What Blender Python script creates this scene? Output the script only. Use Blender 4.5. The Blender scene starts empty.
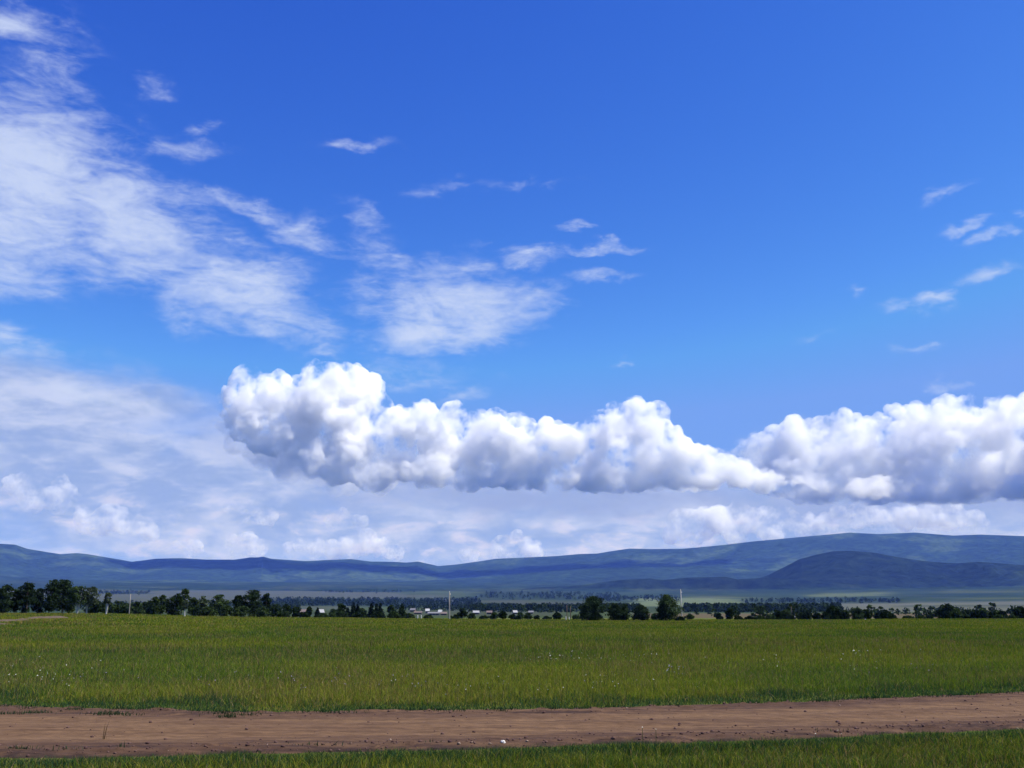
import bpy, bmesh, math, random
import numpy as np
from mathutils import Vector, noise as mnoise

random.seed(7)
RNG = np.random.default_rng(7)
S = bpy.context.scene
COL = S.collection
rad = math.radians

# ------------------------------------------------------------------ camera
EYE = 1.9
FPX = 1000.0
PITCH = math.atan(228 / FPX)
cd = bpy.data.cameras.new('camera')
cam = bpy.data.objects.new('camera', cd)
COL.objects.link(cam)
cam.location = (0, 0, EYE)
cam.rotation_euler = (math.pi / 2 + PITCH, 0, 0)
cd.sensor_width = 36
cd.lens = FPX * 36 / 1024
cd.clip_start = 0.1
cd.clip_end = 200000
S.camera = cam
CP, SP = math.cos(PITCH), math.sin(PITCH)


def ray(px, py):
    """direction of a photograph point in the world"""
    dx, dy = (px - 512) / FPX, (384 - py) / FPX
    return np.array((dx, CP - dy * SP, SP + dy * CP))


def azel(px, py):
    d = ray(px, py)
    return math.atan2(d[0], d[1]), math.atan2(d[2], math.hypot(d[0], d[1]))


def slope(px, py):
    d = ray(px, py)
    return d[2] / math.hypot(d[0], d[1])


def at(px, py, dist):
    """a point at horizontal distance dist along the sight line"""
    d = ray(px, py)
    k = dist / math.hypot(d[0], d[1])
    return Vector((d[0] * k, d[1] * k, EYE + d[2] * k))


# ------------------------------------------------------------------ helpers
def tag(o, label=None, cat=None, group=None, kind=None):
    if label: o['label'] = label
    if cat: o['category'] = cat
    if group: o['group'] = group
    if kind: o['kind'] = kind
    return o


def new_obj(name, data, parent=None):
    o = bpy.data.objects.new(name, data)
    COL.objects.link(o)
    if parent: o.parent = parent
    return o


def np_mesh(name, verts, faces_list, mat=None, col=None, smooth=False):
    """faces_list: list of int arrays (n,k)"""
    me = bpy.data.meshes.new(name)
    verts = np.ascontiguousarray(verts, np.float32)
    me.vertices.add(len(verts))
    me.vertices.foreach_set('co', verts.ravel())
    nl = sum(f.size for f in faces_list)
    nf = sum(len(f) for f in faces_list)
    me.loops.add(nl)
    me.polygons.add(nf)
    me.loops.foreach_set('vertex_index', np.concatenate([f.ravel() for f in faces_list]).astype(np.int32))
    starts, tot = [], 0
    for f in faces_list:
        n, k = f.shape
        starts.append(tot + np.arange(n) * k)
        tot += n * k
    me.polygons.foreach_set('loop_start', np.concatenate(starts).astype(np.int32))
    me.update(calc_edges=True)
    if smooth:
        me.polygons.foreach_set('use_smooth', np.ones(nf, bool))
    if col is not None:
        a = me.color_attributes.new('tint', 'FLOAT_COLOR', 'POINT')
        c = np.ones((len(verts), 4), np.float32)
        c[:, :3] = col
        a.data.foreach_set('color', c.ravel())
    if mat: me.materials.append(mat)
    return me


_perm = RNG.random((256, 256))


def vnoise(x, y):
    x = np.asarray(x, float); y = np.asarray(y, float)
    xi, yi = np.floor(x).astype(int), np.floor(y).astype(int)
    fx, fy = x - xi, y - yi
    fx = fx * fx * (3 - 2 * fx); fy = fy * fy * (3 - 2 * fy)
    g = lambda a, b: _perm[a & 255, b & 255]
    return (g(xi, yi) * (1 - fx) + g(xi + 1, yi) * fx) * (1 - fy) + (g(xi, yi + 1) * (1 - fx) + g(xi + 1, yi + 1) * fx) * fy


def fbm(x, y, o=4):
    s, a, t = 0, 1.0, 0
    for i in range(o):
        s = s + a * vnoise(x * 2 ** i + 17.3 * i, y * 2 ** i + 5.1 * i)
        t += a; a *= .5
    return s / t


def sstep(a, b, x):
    t = np.clip((np.asarray(x, float) - a) / (b - a), 0, 1)
    return t * t * (3 - 2 * t)


# ------------------------------------------------------------------ node helper
class NT:
    def __init__(s, tree):
        s.t = tree

    def n(s, kind, **kw):
        nd = s.t.nodes.new(kind)
        for k, v in kw.items(): setattr(nd, k, v)
        return nd

    def put(s, sock, v):
        if isinstance(v, bpy.types.NodeSocket): s.t.links.new(v, sock)
        else: sock.default_value = v

    def m(s, op, a, b=None, c=None, clamp=False):
        nd = s.n('ShaderNodeMath', operation=op, use_clamp=clamp)
        s.put(nd.inputs[0], a)
        if b is not None: s.put(nd.inputs[1], b)
        if c is not None: s.put(nd.inputs[2], c)
        return nd.outputs[0]

    def add(s, a, b): return s.m('ADD', a, b)
    def sub(s, a, b): return s.m('SUBTRACT', a, b)
    def mul(s, a, b): return s.m('MULTIPLY', a, b)
    def mad(s, a, b, c): return s.m('MULTIPLY_ADD', a, b, c)

    def ss(s, x, a, b, lo=0., hi=1.):
        nd = s.n('ShaderNodeMapRange', interpolation_type='SMOOTHSTEP')
        s.put(nd.inputs[0], x); s.put(nd.inputs[1], a); s.put(nd.inputs[2], b); s.put(nd.inputs[3], lo); s.put(nd.inputs[4], hi)
        return nd.outputs[0]

    def noise(s, vec, scale, detail=4., rough=.5, dist=0., lac=2.):
        nd = s.n('ShaderNodeTexNoise')
        if vec is not None: s.put(nd.inputs['Vector'], vec)
        nd.inputs['Scale'].default_value = scale
        nd.inputs['Detail'].default_value = detail
        nd.inputs['Roughness'].default_value = rough
        nd.inputs['Lacunarity'].default_value = lac
        nd.inputs['Distortion'].default_value = dist
        return nd.outputs['Fac']

    def xyz(s, x, y, z):
        nd = s.n('ShaderNodeCombineXYZ')
        for i, v in enumerate((x, y, z)): s.put(nd.inputs[i], v)
        return nd.outputs[0]

    def sep(s, v):
        nd = s.n('ShaderNodeSeparateXYZ')
        s.put(nd.inputs[0], v)
        return nd.outputs

    def mix(s, f, a, b, bt='MIX'):
        nd = s.n('ShaderNodeMix', data_type='RGBA', blend_type=bt)
        s.put(nd.inputs[0], f)
        s.put(nd.inputs[6], a if isinstance(a, bpy.types.NodeSocket) else (*a, 1))
        s.put(nd.inputs[7], b if isinstance(b, bpy.types.NodeSocket) else (*b, 1))
        return nd.outputs[2]

    def vmap(s, vec, scale=(1, 1, 1), rot=(0, 0, 0), loc=(0, 0, 0)):
        nd = s.n('ShaderNodeMapping')
        s.put(nd.inputs[0], vec)
        nd.inputs['Scale'].default_value = scale
        nd.inputs['Rotation'].default_value = rot
        nd.inputs['Location'].default_value = loc
        return nd.outputs[0]

    def attr(s, name):
        return s.n('ShaderNodeAttribute', attribute_name=name).outputs['Color']

    def pos(s):
        return s.n('ShaderNodeNewGeometry').outputs['Position']

    def obj(s):
        return s.n('ShaderNodeTexCoord').outputs['Object']


def material(name):
    m = bpy.data.materials.new(name)
    m.use_nodes = True
    m.node_tree.nodes.clear()
    N = NT(m.node_tree)
    out = N.n('ShaderNodeOutputMaterial')
    return m, N, out


def principled(N, out, color, rough=.9, spec=.2, bump=None, bdist=.02, bstr=1.):
    b = N.n('ShaderNodeBsdfPrincipled')
    N.put(b.inputs['Base Color'], color if isinstance(color, bpy.types.NodeSocket) else (*color, 1))
    N.put(b.inputs['Roughness'], rough)
    b.inputs['Specular IOR Level'].default_value = spec
    if bump is not None:
        bp = N.n('ShaderNodeBump')
        bp.inputs['Distance'].default_value = bdist
        bp.inputs['Strength'].default_value = bstr
        N.put(bp.inputs['Height'], bump)
        N.t.links.new(bp.outputs[0], b.inputs['Normal'])
    N.t.links.new(b.outputs[0], out.inputs['Surface'])
    return b


def plain(name, c, rough=.8, spec=.2, var=.25, scale=3.):
    m, N, out = material(name)
    n = N.noise(N.obj(), scale, 4., .6)
    k = [x * (1 - var) for x in c]; l = [min(1, x * (1 + var)) for x in c]
    principled(N, out, N.mix(n, k, l), rough, spec)
    return m


# ------------------------------------------------------------------ sun and sky
SUN_EL, SUN_AZ = 58., 98.          # degrees; azimuth clockwise from the view direction (+Y)
sd = bpy.data.lights.new('sun', 'SUN')
sd.energy = 5.0
sd.angle = rad(.53)
sd.color = (1.0, .965, .92)
sun = new_obj('sun', sd)
sv = Vector((math.sin(rad(SUN_AZ)) * math.cos(rad(SUN_EL)), math.cos(rad(SUN_AZ)) * math.cos(rad(SUN_EL)), math.sin(rad(SUN_EL))))
sun.rotation_euler = sv.to_track_quat('Z', 'Y').to_euler()

W = bpy.data.worlds.new('World')
S.world = W
W.use_nodes = True
W.node_tree.nodes.clear()
N = NT(W.node_tree)
wo = N.n('ShaderNodeOutputWorld')
bg = N.n('ShaderNodeBackground')
W.node_tree.links.new(bg.outputs[0], wo.inputs[0])
sky = N.n('ShaderNodeTexSky', sky_type='NISHITA')
sky.sun_disc = False
sky.sun_elevation = rad(SUN_EL)
sky.sun_rotation = rad(SUN_AZ)
sky.altitude = 600
sky.air_density = 1.0
sky.dust_density = 0.3
sky.ozone_density = 3.0
BG = .1
bg.inputs['Strength'].default_value = BG
dirv = N.n('ShaderNodeTexCoord').outputs['Generated']
dx_, dy_, dz_ = N.sep(dirv)
AZ = N.m('MULTIPLY', N.m('ARCTAN2', dx_, dy_), 180 / math.pi)
EL = N.m('MULTIPLY', N.m('ARCSINE', dz_), 180 / math.pi)
zz = N.m('MAXIMUM', N.add(dz_, .06), .02)
PL = N.xyz(N.m('DIVIDE', dx_, zz), N.m('DIVIDE', dy_, zz), 0.)     # a flat layer of air overhead
AE = N.xyz(AZ, EL, 0.)
# ragged borders: the two angles are pushed about by noise
w1 = N.noise(N.vmap(AE, (.22, .45, 1), (0, 0, rad(-8))), 1., 5., .6)
w2 = N.noise(N.vmap(AE, (.25, .4, 1), (0, 0, rad(8)), (31, 7, 0)), 1., 5., .6)
AZw = N.mad(N.sub(w1, .5), 5.0, AZ)
ELw = N.mad(N.sub(w2, .5), 3.0, EL)


def ell(px, py, rx, ry, rot=0., s=1., soft=.15, A=None, B=None):
    """soft ellipse in azimuth/elevation around the direction (px, py)"""
    a0, b0 = azel(px, py)
    a1, _ = azel(px + 8, py); _, b1 = azel(px, py - 8)
    ka = math.degrees(abs(a1 - a0)) / 8; kb = math.degrees(abs(b1 - b0)) / 8
    da = N.sub(A or AZw, math.degrees(a0)); db = N.sub(B or ELw, math.degrees(b0))
    c, s_ = math.cos(rad(rot)), math.sin(rad(rot))        # rot > 0: right end sinks
    u = N.mad(db, -s_ / (rx * kb), N.mul(da, c / (rx * ka)))
    v = N.mad(db, c / (ry * kb), N.mul(da, s_ / (ry * ka)))
    r = N.m('SQRT', N.mad(u, u, N.mul(v, v)))
    return N.ss(r, 1., soft, 0., s)


def union(lst):
    o = lst[0]
    for e in lst[1:]: o = N.m('MAXIMUM', o, e)
    return o


# thin high cloud: broad soft sheets whose noise decides where they thin out
SF = -.25
high = union([
    ell(20, 180, 235, 190, 0, 1.10, -.15), ell(120, 220, 245, 115, 24, 1.06, -.15), ell(240, 285, 205, 92, 20, .98, SF),
    ell(60, 60, 130, 90, 20, .62, SF), ell(8, 22, 100, 46, -8, .84, SF), ell(250, 208, 150, 30, 4, .66, SF), ell(312, 236, 90, 40, 20, 0.614, SF),
    ell(0, 265, 200, 80, 0, .74, SF), ell(10, 348, 220, 50, 10, .66, SF), ell(200, 320, 130, 40, 14, .62, SF),
    ell(450, 304, 200, 80, 2, 1.0, SF), ell(440, 332, 150, 48, -6, 1.08, SF), ell(385, 262, 110, 60, 30, 0.577, SF), ell(362, 218, 60, 36, 30, 0.521, SF), ell(530, 296, 90, 34, -6, 0.670, SF),
    ell(352, 146, 85, 17, -4, 0.632, SF), ell(440, 188, 80, 22, -10, 0.465, SF), ell(520, 183, 140, 18, 0, .48, SF),
    ell(575, 224, 52, 15, 14, 0.670, SF), ell(598, 247, 90, 14, 0, 0.632, SF), ell(535, 256, 85, 22, 0, 0.595, SF), ell(600, 278, 90, 14, 0, 0.502, SF), ell(482, 246, 56, 17, 0, 0.521, SF),
    ell(200, 131, 48, 24, -10, 0.614, SF), ell(150, 88, 44, 34, -40, 0.539, SF), ell(185, 150, 110, 30, 0, 0.521, SF),
    ell(925, 303, 75, 20, 0, 0.725, SF), ell(970, 229, 58, 17, -10, 0.651, SF), ell(1000, 241, 75, 16, -5, 0.632, SF), ell(945, 188, 80, 18, -14, 0.484, SF),
    ell(990, 275, 100, 18, -6, 0.595, SF), ell(950, 383, 50, 15, 6, 0.651, SF), ell(1020, 215, 34, 15, 0, 0.595, SF), ell(920, 347, 44, 13, 0, 0.521, SF),
    ell(862, 292, 34, 12, 0, 0.512, SF), ell(625, 361, 40, 10, 0, 0.512, SF), ell(318, 347, 52, 15, 0, 0.558, SF), ell(455, 392, 110, 22, -10, 0.502, SF),
    ell(815, 336, 70, 18, -10, 0.428, SF), ell(400, 375, 150, 36, 0, .48, SF), ell(90, 395, 260, 40, 4, .6, SF),
])
st0 = N.noise(N.vmap(AE, (.11, .21, 1), (0, 0, rad(-12)), (3.1, 1.7, 0)), 1., 3., .5, .4)
st1 = N.noise(N.vmap(AE, (.30, .85, 1), (0, 0, rad(-7)), (13.1, 5.7, 0)), 1., 9., .60, .7)
st2 = N.noise(N.vmap(AE, (1.1, 2.9, 1), (0, 0, rad(5)), (9.4, 2.2, 0)), 1., 7., .62, .5)
st = N.add(N.add(N.mul(st1, .54), N.mul(st2, .22)), N.mul(st0, .24))
hd = N.add(high, N.mul(N.sub(st, .5), 2.1))
hcov = N.mul(N.ss(hd, .14, 1.08), .88)
hcov = N.mul(hcov, N.ss(high, .10, .40))

# pale flat veil low in the sky
veil = union([
    ell(0, 455, 400, 110, 0, .95, 0.), ell(180, 500, 360, 120, 0, .95, 0.), ell(520, 530, 480, 90, 0, 1., 0.), ell(900, 520, 420, 95, 0, 1., 0.),
    ell(40, 405, 320, 75, 3, .95, -.2), ell(330, 470, 160, 50, 4, 1., 0.), ell(420, 490, 300, 70, 0, .8, 0.), ell(1200, 470, 300, 120, 0, .9), ell(-250, 430, 320, 180, 0, .9), ell(790, 452, 120, 40, -14, .62, 0.),
])
vn = N.noise(N.vmap(AE, (.12, .38, 1), (0, 0, rad(3)), (2, 0, 0)), 1., 7., .6, .6)
vcov = N.ss(N.add(veil, N.mul(N.sub(vn, .5), .95)), -.1, .68)
vcov = N.mul(vcov, N.mul(N.ss(veil, .03, .3), .95))

# clear-sky blue: deepen the Nishita sky the way the photograph's blue is deep
sr, sg, sb = N.sep(sky.outputs[0])
KR, GR = .195, 2.25
KG, GG = .30, 1.85
KB, GB = 1.46, .87
skyc = N.xyz(N.m('MINIMUM', N.mul(N.m('POWER', sr, GR), KR), 1.12), N.m('MINIMUM', N.mul(N.m('POWER', sg, GG), KG), 2.3), N.m('MINIMUM', N.mul(N.m('POWER', sb, GB), KB), 5.7))
VEIL = (3.5, 4.35, 7.6)
HIGH = (4.1, 4.7, 6.2)
vt1 = N.noise(N.vmap(AE, (.10, .40, 1), (0, 0, rad(2)), (11, 4, 0)), 1., 7., .6, .4)
vt2 = N.noise(N.vmap(AE, (.36, .95, 1), (0, 0, rad(-3)), (5, 23, 0)), 1., 8., .62, .3)
vtone = N.add(N.mul(vt1, .5), N.mul(vt2, .5))
veilc = N.mix(N.ss(vtone, .40, .62), (2.05, 2.75, 4.7), (3.85, 4.3, 5.85))
lump = N.mul(N.ss(vt2, .52, .70), N.ss(EL, 8.5, 3.0))
veilc = N.mix(N.mul(lump, .8), veilc, (5.0, 4.75, 5.9))
base = union([ell(330, 462, 170, 26, 8, .9, 0.), ell(590, 501, 380, 26, 1, 1., .15), ell(900, 506, 300, 24, 0, 1., .15), ell(430, 478, 240, 26, 3, .9, 0.)])  # grey shade of the cumulus undersides, painted into the sky veil
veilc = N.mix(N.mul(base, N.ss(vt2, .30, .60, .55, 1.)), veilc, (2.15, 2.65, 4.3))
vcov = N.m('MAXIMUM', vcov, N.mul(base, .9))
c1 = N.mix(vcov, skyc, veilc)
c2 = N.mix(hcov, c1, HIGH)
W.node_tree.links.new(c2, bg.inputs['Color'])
W.cycles.sampling_method = 'MANUAL'
W.cycles.sample_map_resolution = 1024

# ------------------------------------------------------------------ terrain
PX_EDGE = [(-400, 613), (0, 613.3), (100, 614), (180, 616), (280, 617.6), (380, 618.6), (450, 619.3), (580, 621.2), (690, 621.6), (760, 621.4), (850, 620.2), (900, 619.5), (1024, 619.4), (1400, 619)]


def prof(pts):
    """table of azimuth -> slope as seen from the eye"""
    a = np.array([azel(x, y)[0] for x, y in pts]); s = np.array([slope(x, y) for x, y in pts])
    return lambda az: np.interp(az, a, s)


R_EDGE = 245.
edge = prof(PX_EDGE)
FAR = prof([(-700, 560), (-400, 548), (-150, 538), (0, 543.7), (15, 544.5), (27, 548.7), (50, 552.5), (60, 554), (77, 553), (87, 554), (105, 557), (120, 559.5), (132, 561.7), (142, 560.5), (155, 558.7), (180, 558), (207, 559.5), (235, 559.5), (250, 557.3), (258, 557.3), (263, 556.5), (271, 558.7), (306, 561), (338, 559.5), (351, 559), (371, 561.5), (391, 561.7), (406, 562.5), (418, 561.5), (428, 563.7), (438, 566), (456, 564.5), (481, 561), (496, 558.7), (512, 558), (557, 556), (579, 554), (597, 553.5), (612, 551), (629, 548.5), (652, 549), (682, 548.7), (702, 547), (727, 544.5), (752, 541.5), (768, 540), (800, 537), (850, 532.5), (878, 534), (915, 532.5), (953, 535.5), (980, 534.5), (1024, 536), (1200, 530), (1500, 555), (1800, 575)])
MID = prof([(-700, 600), (640, 600), (700, 596), (740, 584), (768, 575), (783, 567.5), (800, 558.7), (818, 554), (833, 551), (850, 550.5), (875, 552.5), (898, 557), (918, 560), (943, 562.5), (958, 563), (978, 561.5), (998, 563), (1024, 565), (1150, 558), (1300, 575), (1700, 590)])
SPUR = prof([(-700, 600), (300, 600), (440, 597), (512, 590), (537, 587), (562, 586), (587, 584), (607, 581), (625, 579), (650, 578), (662, 579.5), (687, 577), (725, 576), (737, 578.7), (768, 577), (830, 581), (900, 588), (1024, 596), (1700, 600)])
LOW = prof([(-700, 580), (-100, 576), (0, 576), (100, 580), (200, 580), (280, 583), (330, 580), (400, 582), (470, 578), (540, 572), (600, 568), (700, 566), (760, 570), (900, 580), (1700, 585)])
BASE_R = np.array([245, 330, 600, 1000, 1500, 2500, 4000, 6000, 8000, 10000, 30000])
BASE_Y = np.array([620, 619.2, 616.6, 613.3, 610.6, 606, 600, 592.5, 587, 583, 583])
BASE_S = np.array([slope(512, y) for y in BASE_Y])
RIDGES = [(FAR, 14500., 5200., .75), (MID, 7900., 1350., .85), (SPUR, 7000., 500., .8), (LOW, 11200., 3200., .8)]


def terrain(az, r, which=False):
    az = np.asarray(az, float); r = np.asarray(r, float)
    X, Y = np.sin(az) * r, np.cos(az) * r
    es = edge(az)
    zedge = EYE + es * R_EDGE
    und = (fbm(X / 23., Y / 23., 3) - .5) * .16 * sstep(30, 60, r)
    zf = zedge * sstep(55, R_EDGE, r) * (r / R_EDGE) ** .35 + und
    s = np.interp(np.log(r), np.log(BASE_R), BASE_S)
    t = sstep(np.log(245), np.log(1000), np.log(r))
    s = s + (es - BASE_S[0]) * (1 - t)
    zb = EYE + s * r
    zb = zb + (fbm(X / 700., Y / 700., 4) - .5) * 26 * sstep(1200, 5000, r)
    front = np.clip(np.cos(az), 0, 1)
    z = np.where(r < R_EDGE, zf, zb)
    gul = fbm(X / 1500. + 40, Y / 1500. + 9, 5) - .5
    fine = fbm(X / 240. + 3, Y / 240. + 19, 3) - .5
    top_of = np.full(np.broadcast(az, r).shape, -1)
    for q_, (P, rk, w, pw) in enumerate(RIDGES):
        top = EYE + P(az) * rk
        q = (r - rk) / w
        b = np.where(q < 0, np.clip(1 + q, 0, 1) ** (1.0 / pw), np.clip(1 - q * .6, 0, 1))
        base = np.interp(rk * np.ones_like(r), BASE_R, BASE_S * BASE_R)
        off = np.clip(1 - np.abs(q) ** 2 * 0 - b, 0, 1)
        zr = top * b + gul * 640 * off * b * (w / 5200) ** .5 + fine * 95 * off * b * (w / 5200) ** .3
        zr = zr + (top - zr) * 0
        top_of = np.where(zr > z, q_, top_of)
        z = np.where(zr > z, zr, z)
    ft = sstep(.35, .62, front)
    far = EYE - 8 + 0 * r
    if which: return top_of
    return np.where(r > R_EDGE, z * ft + (1 - ft) * np.minimum(z, far + (r > 4000) * 60), z)


def ground_z(x, y):
    return float(terrain(math.atan2(x, y), max(1.0, math.hypot(x, y))))


def polar_patch(radii, azs):
    A, R = np.meshgrid(azs, radii)
    Z = terrain(A, np.maximum(R, 1.))
    V = np.stack((np.sin(A) * R, np.cos(A) * R, Z), -1).reshape(-1, 3)
    n, m = R.shape
    idx = np.arange(n * m).reshape(n, m)
    F = np.stack((idx[:-1, :-1], idx[1:, :-1], idx[1:, 1:], idx[:-1, 1:]), -1).reshape(-1, 4)[:, ::-1]
    return V, F, A.ravel(), R.ravel()


azs = np.concatenate((np.linspace(-math.pi, rad(-38), 40)[:-1], np.linspace(rad(-38), rad(38), 900), np.linspace(rad(38), math.pi, 40)[1:]))
TAN = np.array((.054, .062, .048)); GRN = np.array((.036, .052, .026)); LGRN = np.array((.066, .084, .040)); FOREST = np.array((.014, .027, .018)); BROWN = np.array((.16, .12, .08))
MEAD = np.array((.115, .135, .022))

# meadow ---------------------------------------------------------
rm = np.concatenate(([.01], np.geomspace(2, R_EDGE, 150), np.linspace(R_EDGE + 6, 330, 14)))
V, F, A, R = polar_patch(rm, azs)
m, N, out = material('meadow_turf')
p = N.pos()
n1 = N.noise(N.vmap(p, (.05, .14, 0)), 1., 5., .6)
n2 = N.noise(N.vmap(p, (.6, 1.4, 0)), 1., 5., .65)
n3 = N.noise(N.vmap(p, (6, 9, 0)), 1., 4., .7)
c = N.mix(N.ss(n1, .35, .65), (.056, .084, .010), (.100, .108, .015))
c = N.mix(N.mul(N.ss(n2, .42, .7), .55), c, (.15, .135, .04))
c = N.mix(N.mul(N.ss(n3, .4, .65), .6), c, (.035, .05, .012))
principled(N, out, c, 1., .05, N.add(n2, N.mul(n3, .5)), .15, .6)
MEADOW = m
ground = new_obj('ground', np_mesh('ground', V, [F], m, smooth=True))
tag(ground, kind='structure')

# valley ---------------------------------------------------------
rv = np.geomspace(330, 6500, 190)
V, F, A, R = polar_patch(rv, azs)
PY = 612 - (V[:, 2] - EYE) / R * 1000          # height of the place on the sight line, 1/1000 below 612
PXx = 512 + 1025 * np.tan(A) * 1.0
wob = (fbm(V[:, 0] / 420., V[:, 1] / 420., 4) - .5)
PYw = PY + wob * 3.2
PXw = PXx + (fbm(V[:, 0] / 300. + 9, V[:, 1] / 300. + 4, 3) - .5) * 50
C = np.tile(GRN, (len(V), 1))
C = C * (0.6 + .8 * fbm(V[:, 0] / 250., V[:, 1] / 500., 3))[:, None]


def patch(x0, x1, y0, y1, col, k=1., soft=10, softy=.6):
    w = sstep(x0 - soft, x0 + soft, PXw) * (1 - sstep(x1 - soft, x1 + soft, PXw)) * sstep(y0 - softy, y0 + softy, PYw) * (1 - sstep(y1 - softy, y1 + softy, PYw))
    w = (w * k)[:, None]
    C[:] = C * (1 - w) + np.asarray(col) * w


patch(-400, 60, 586, 612, FOREST * 1.6, .7)
patch(-300, 275, 588, 604, TAN, 1.)
patch(255, 400, 589.5, 599, TAN, 1.)
patch(380, 440, 596, 599, TAN, .8)
patch(100, 145, 593.5, 596.5, FOREST, 1., 6)
patch(330, 420, 591.5, 593.5, FOREST, 1., 6)
patch(270, 480, 600, 607, FOREST, .9)
patch(440, 520, 600, 603.5, TAN * .9, .8)
patch(470, 620, 590, 601, FOREST, .8)
patch(510, 610, 602.5, 606, TAN * .85, .8)
patch(600, 680, 596, 602, FOREST, .8)
patch(640, 790, 599, 606, LGRN * 1.25 + TAN * .2, .9)
patch(690, 760, 597.5, 599, TAN, .5)
patch(690, 840, 606.5, 612, FOREST, .8)
patch(830, 1100, 602, 611.5, TAN * 1.25 + BROWN * .1, .95, 30)
patch(900, 1100, 606, 607.5, GRN * .6, .6)
patch(815, 870, 592, 598, LGRN * .9, .7)
patch(740, 1100, 587, 603, FOREST * 1.3, .85, 20, 1)
patch(560, 740, 588, 597, FOREST * 1.4, .7, 20, 1)
patch(815, 885, 594.5, 598, LGRN * 1.1, .9, 12)
patch(930, 1100, 593, 595.5, LGRN * .7, .8, 16)
patch(740, 820, 591, 594.5, FOREST, .95, 14)
patch(850, 940, 592, 594.2, FOREST, .95, 14)
patch(790, 900, 598.6, 600.6, FOREST, .95, 20)
patch(905, 1000, 596, 598.4, FOREST, .9, 20)
patch(960, 1100, 599, 601, LGRN * .8, .8, 20)
patch(690, 770, 597.5, 599, LGRN, .7, 16)
patch(660, 740, 592, 596, FOREST, .9, 16)
patch(740, 900, 601, 604, FOREST, .7)
patch(400, 560, 610.5, 616, TAN * .8, .6)
patch(280, 350, 606, 610, TAN, .7)
patch(640, 1100, 613.5, 620, BROWN * .6, .75)
m, N, out = material('valley_land')
p = N.pos()
t = N.attr('tint')
n1 = N.noise(N.vmap(p, (.02, .02, 0)), 1., 5., .6)
n2 = N.noise(N.vmap(p, (.004, .012, 0)), 1., 4., .6)
c = N.mix(N.mul(N.ss(n1, .5, .7), .5), t, (.03, .05, .025))
c = N.mix(N.mul(N.ss(n2, .5, .75), .3), c, (.075, .072, .05))
principled(N, out, c, 1., .0)
valley = new_obj('valley_ground', np_mesh('valley_ground', V, [F], m, col=C, smooth=True))
tag(valley, kind='structure')

# hills ----------------------------------------------------------
rh = np.concatenate((np.linspace(6500, 16000, 260), np.geomspace(16200, 26000, 24)))
V, F, A, R = polar_patch(rh, azs)
X, Y, Z = V.T
f1 = fbm(X / 900., Y / 900., 5); f2 = fbm(X / 260. + 7, Y / 260., 4)
C = np.tile(FOREST, (len(V), 1)) * (.7 + .7 * f2)[:, None]
cl = sstep(.54, .66, f1 * .6 + f2 * .4) * .5
C = C * (1 - cl[:, None]) + np.array((.05, .075, .035)) * cl[:, None]
lowm = (1 - sstep(90, 330, Z + 200 * (f1 - .5))) * .6
gk = sstep(.50, .60, fbm(X / 500. + 3, Y / 900. + 8, 4))[:, None]
gc = FOREST * .9 * (1 - gk) + LGRN * .55 * gk
C = C * (1 - lowm[:, None]) + gc * lowm[:, None]
on = terrain(A, R, True)                       # conifer forest on the two nearer ridges, cloud shadow darkened into its colour
dkf = (((on == 1) | (on == 2)) * (1 - .8 * sstep(.60, .68, f1 * .5 + f2 * .5)))[:, None] * .85
C = C * (1 - dkf) + np.array((.007, .013, .011)) * (.6 + .8 * f2[:, None]) * dkf
m, N, out = material('hill_forest')
p = N.pos()
t = N.attr('tint')
n1 = N.noise(N.vmap(p, (.012, .012, .012)), 1., 5., .65)
c = N.mix(N.ss(n1, .3, .7), N.mix(1., t, (.45, .5, .5), 'MULTIPLY'), N.mix(1., t, (1.5, 1.5, 1.4), 'MULTIPLY'))
principled(N, out, c, 1., .0, n1, 30., .8)
hills = new_obj('hills', np_mesh('hills', V, [F], m, col=C, smooth=True))
tag(hills, kind='structure')

# ------------------------------------------------------------------ dirt road
def gpt(px, py):
    d = ray(px, py); k = -EYE / d[2]
    return d[0] * k, d[1] * k


fe = np.array([gpt(*q) for q in [(0, 707), (120, 709), (250, 711.5), (400, 713.5), (500, 712.5), (600, 709.5), (700, 706), (800, 702.5), (900, 698.5), (1024, 693.5)]])
ne = np.array([gpt(*q) for q in [(0, 757.5), (120, 757), (250, 754.5), (400, 750.5), (500, 748), (600, 745.5), (700, 742.5), (800, 739), (900, 734.5), (1024, 728)]])
pf = np.polyfit(fe[:, 0], fe[:, 1], 3); pn = np.polyfit(ne[:, 0], ne[:, 1], 3)


def edgeline(pp, x):
    x = np.asarray(x, float); a, b = -14., 14.
    xc = np.clip(x, a, b)
    d = np.polyval(np.polyder(pp), xc)
    return np.polyval(pp, xc) + d * (x - xc)


def road_edges(x):
    wf = (fbm(x * .9, x * 0 + 3.3, 3) - .5) * .7 + (fbm(x * 5, x * 0 + 8, 2) - .5) * .28
    wn = (fbm(x * .8, x * 0 + 13.3, 3) - .5) * .5 + (fbm(x * 5, x * 0 + 28, 2) - .5) * .22
    return edgeline(pf, x) + wf, edgeline(pn, x) + wn


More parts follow.
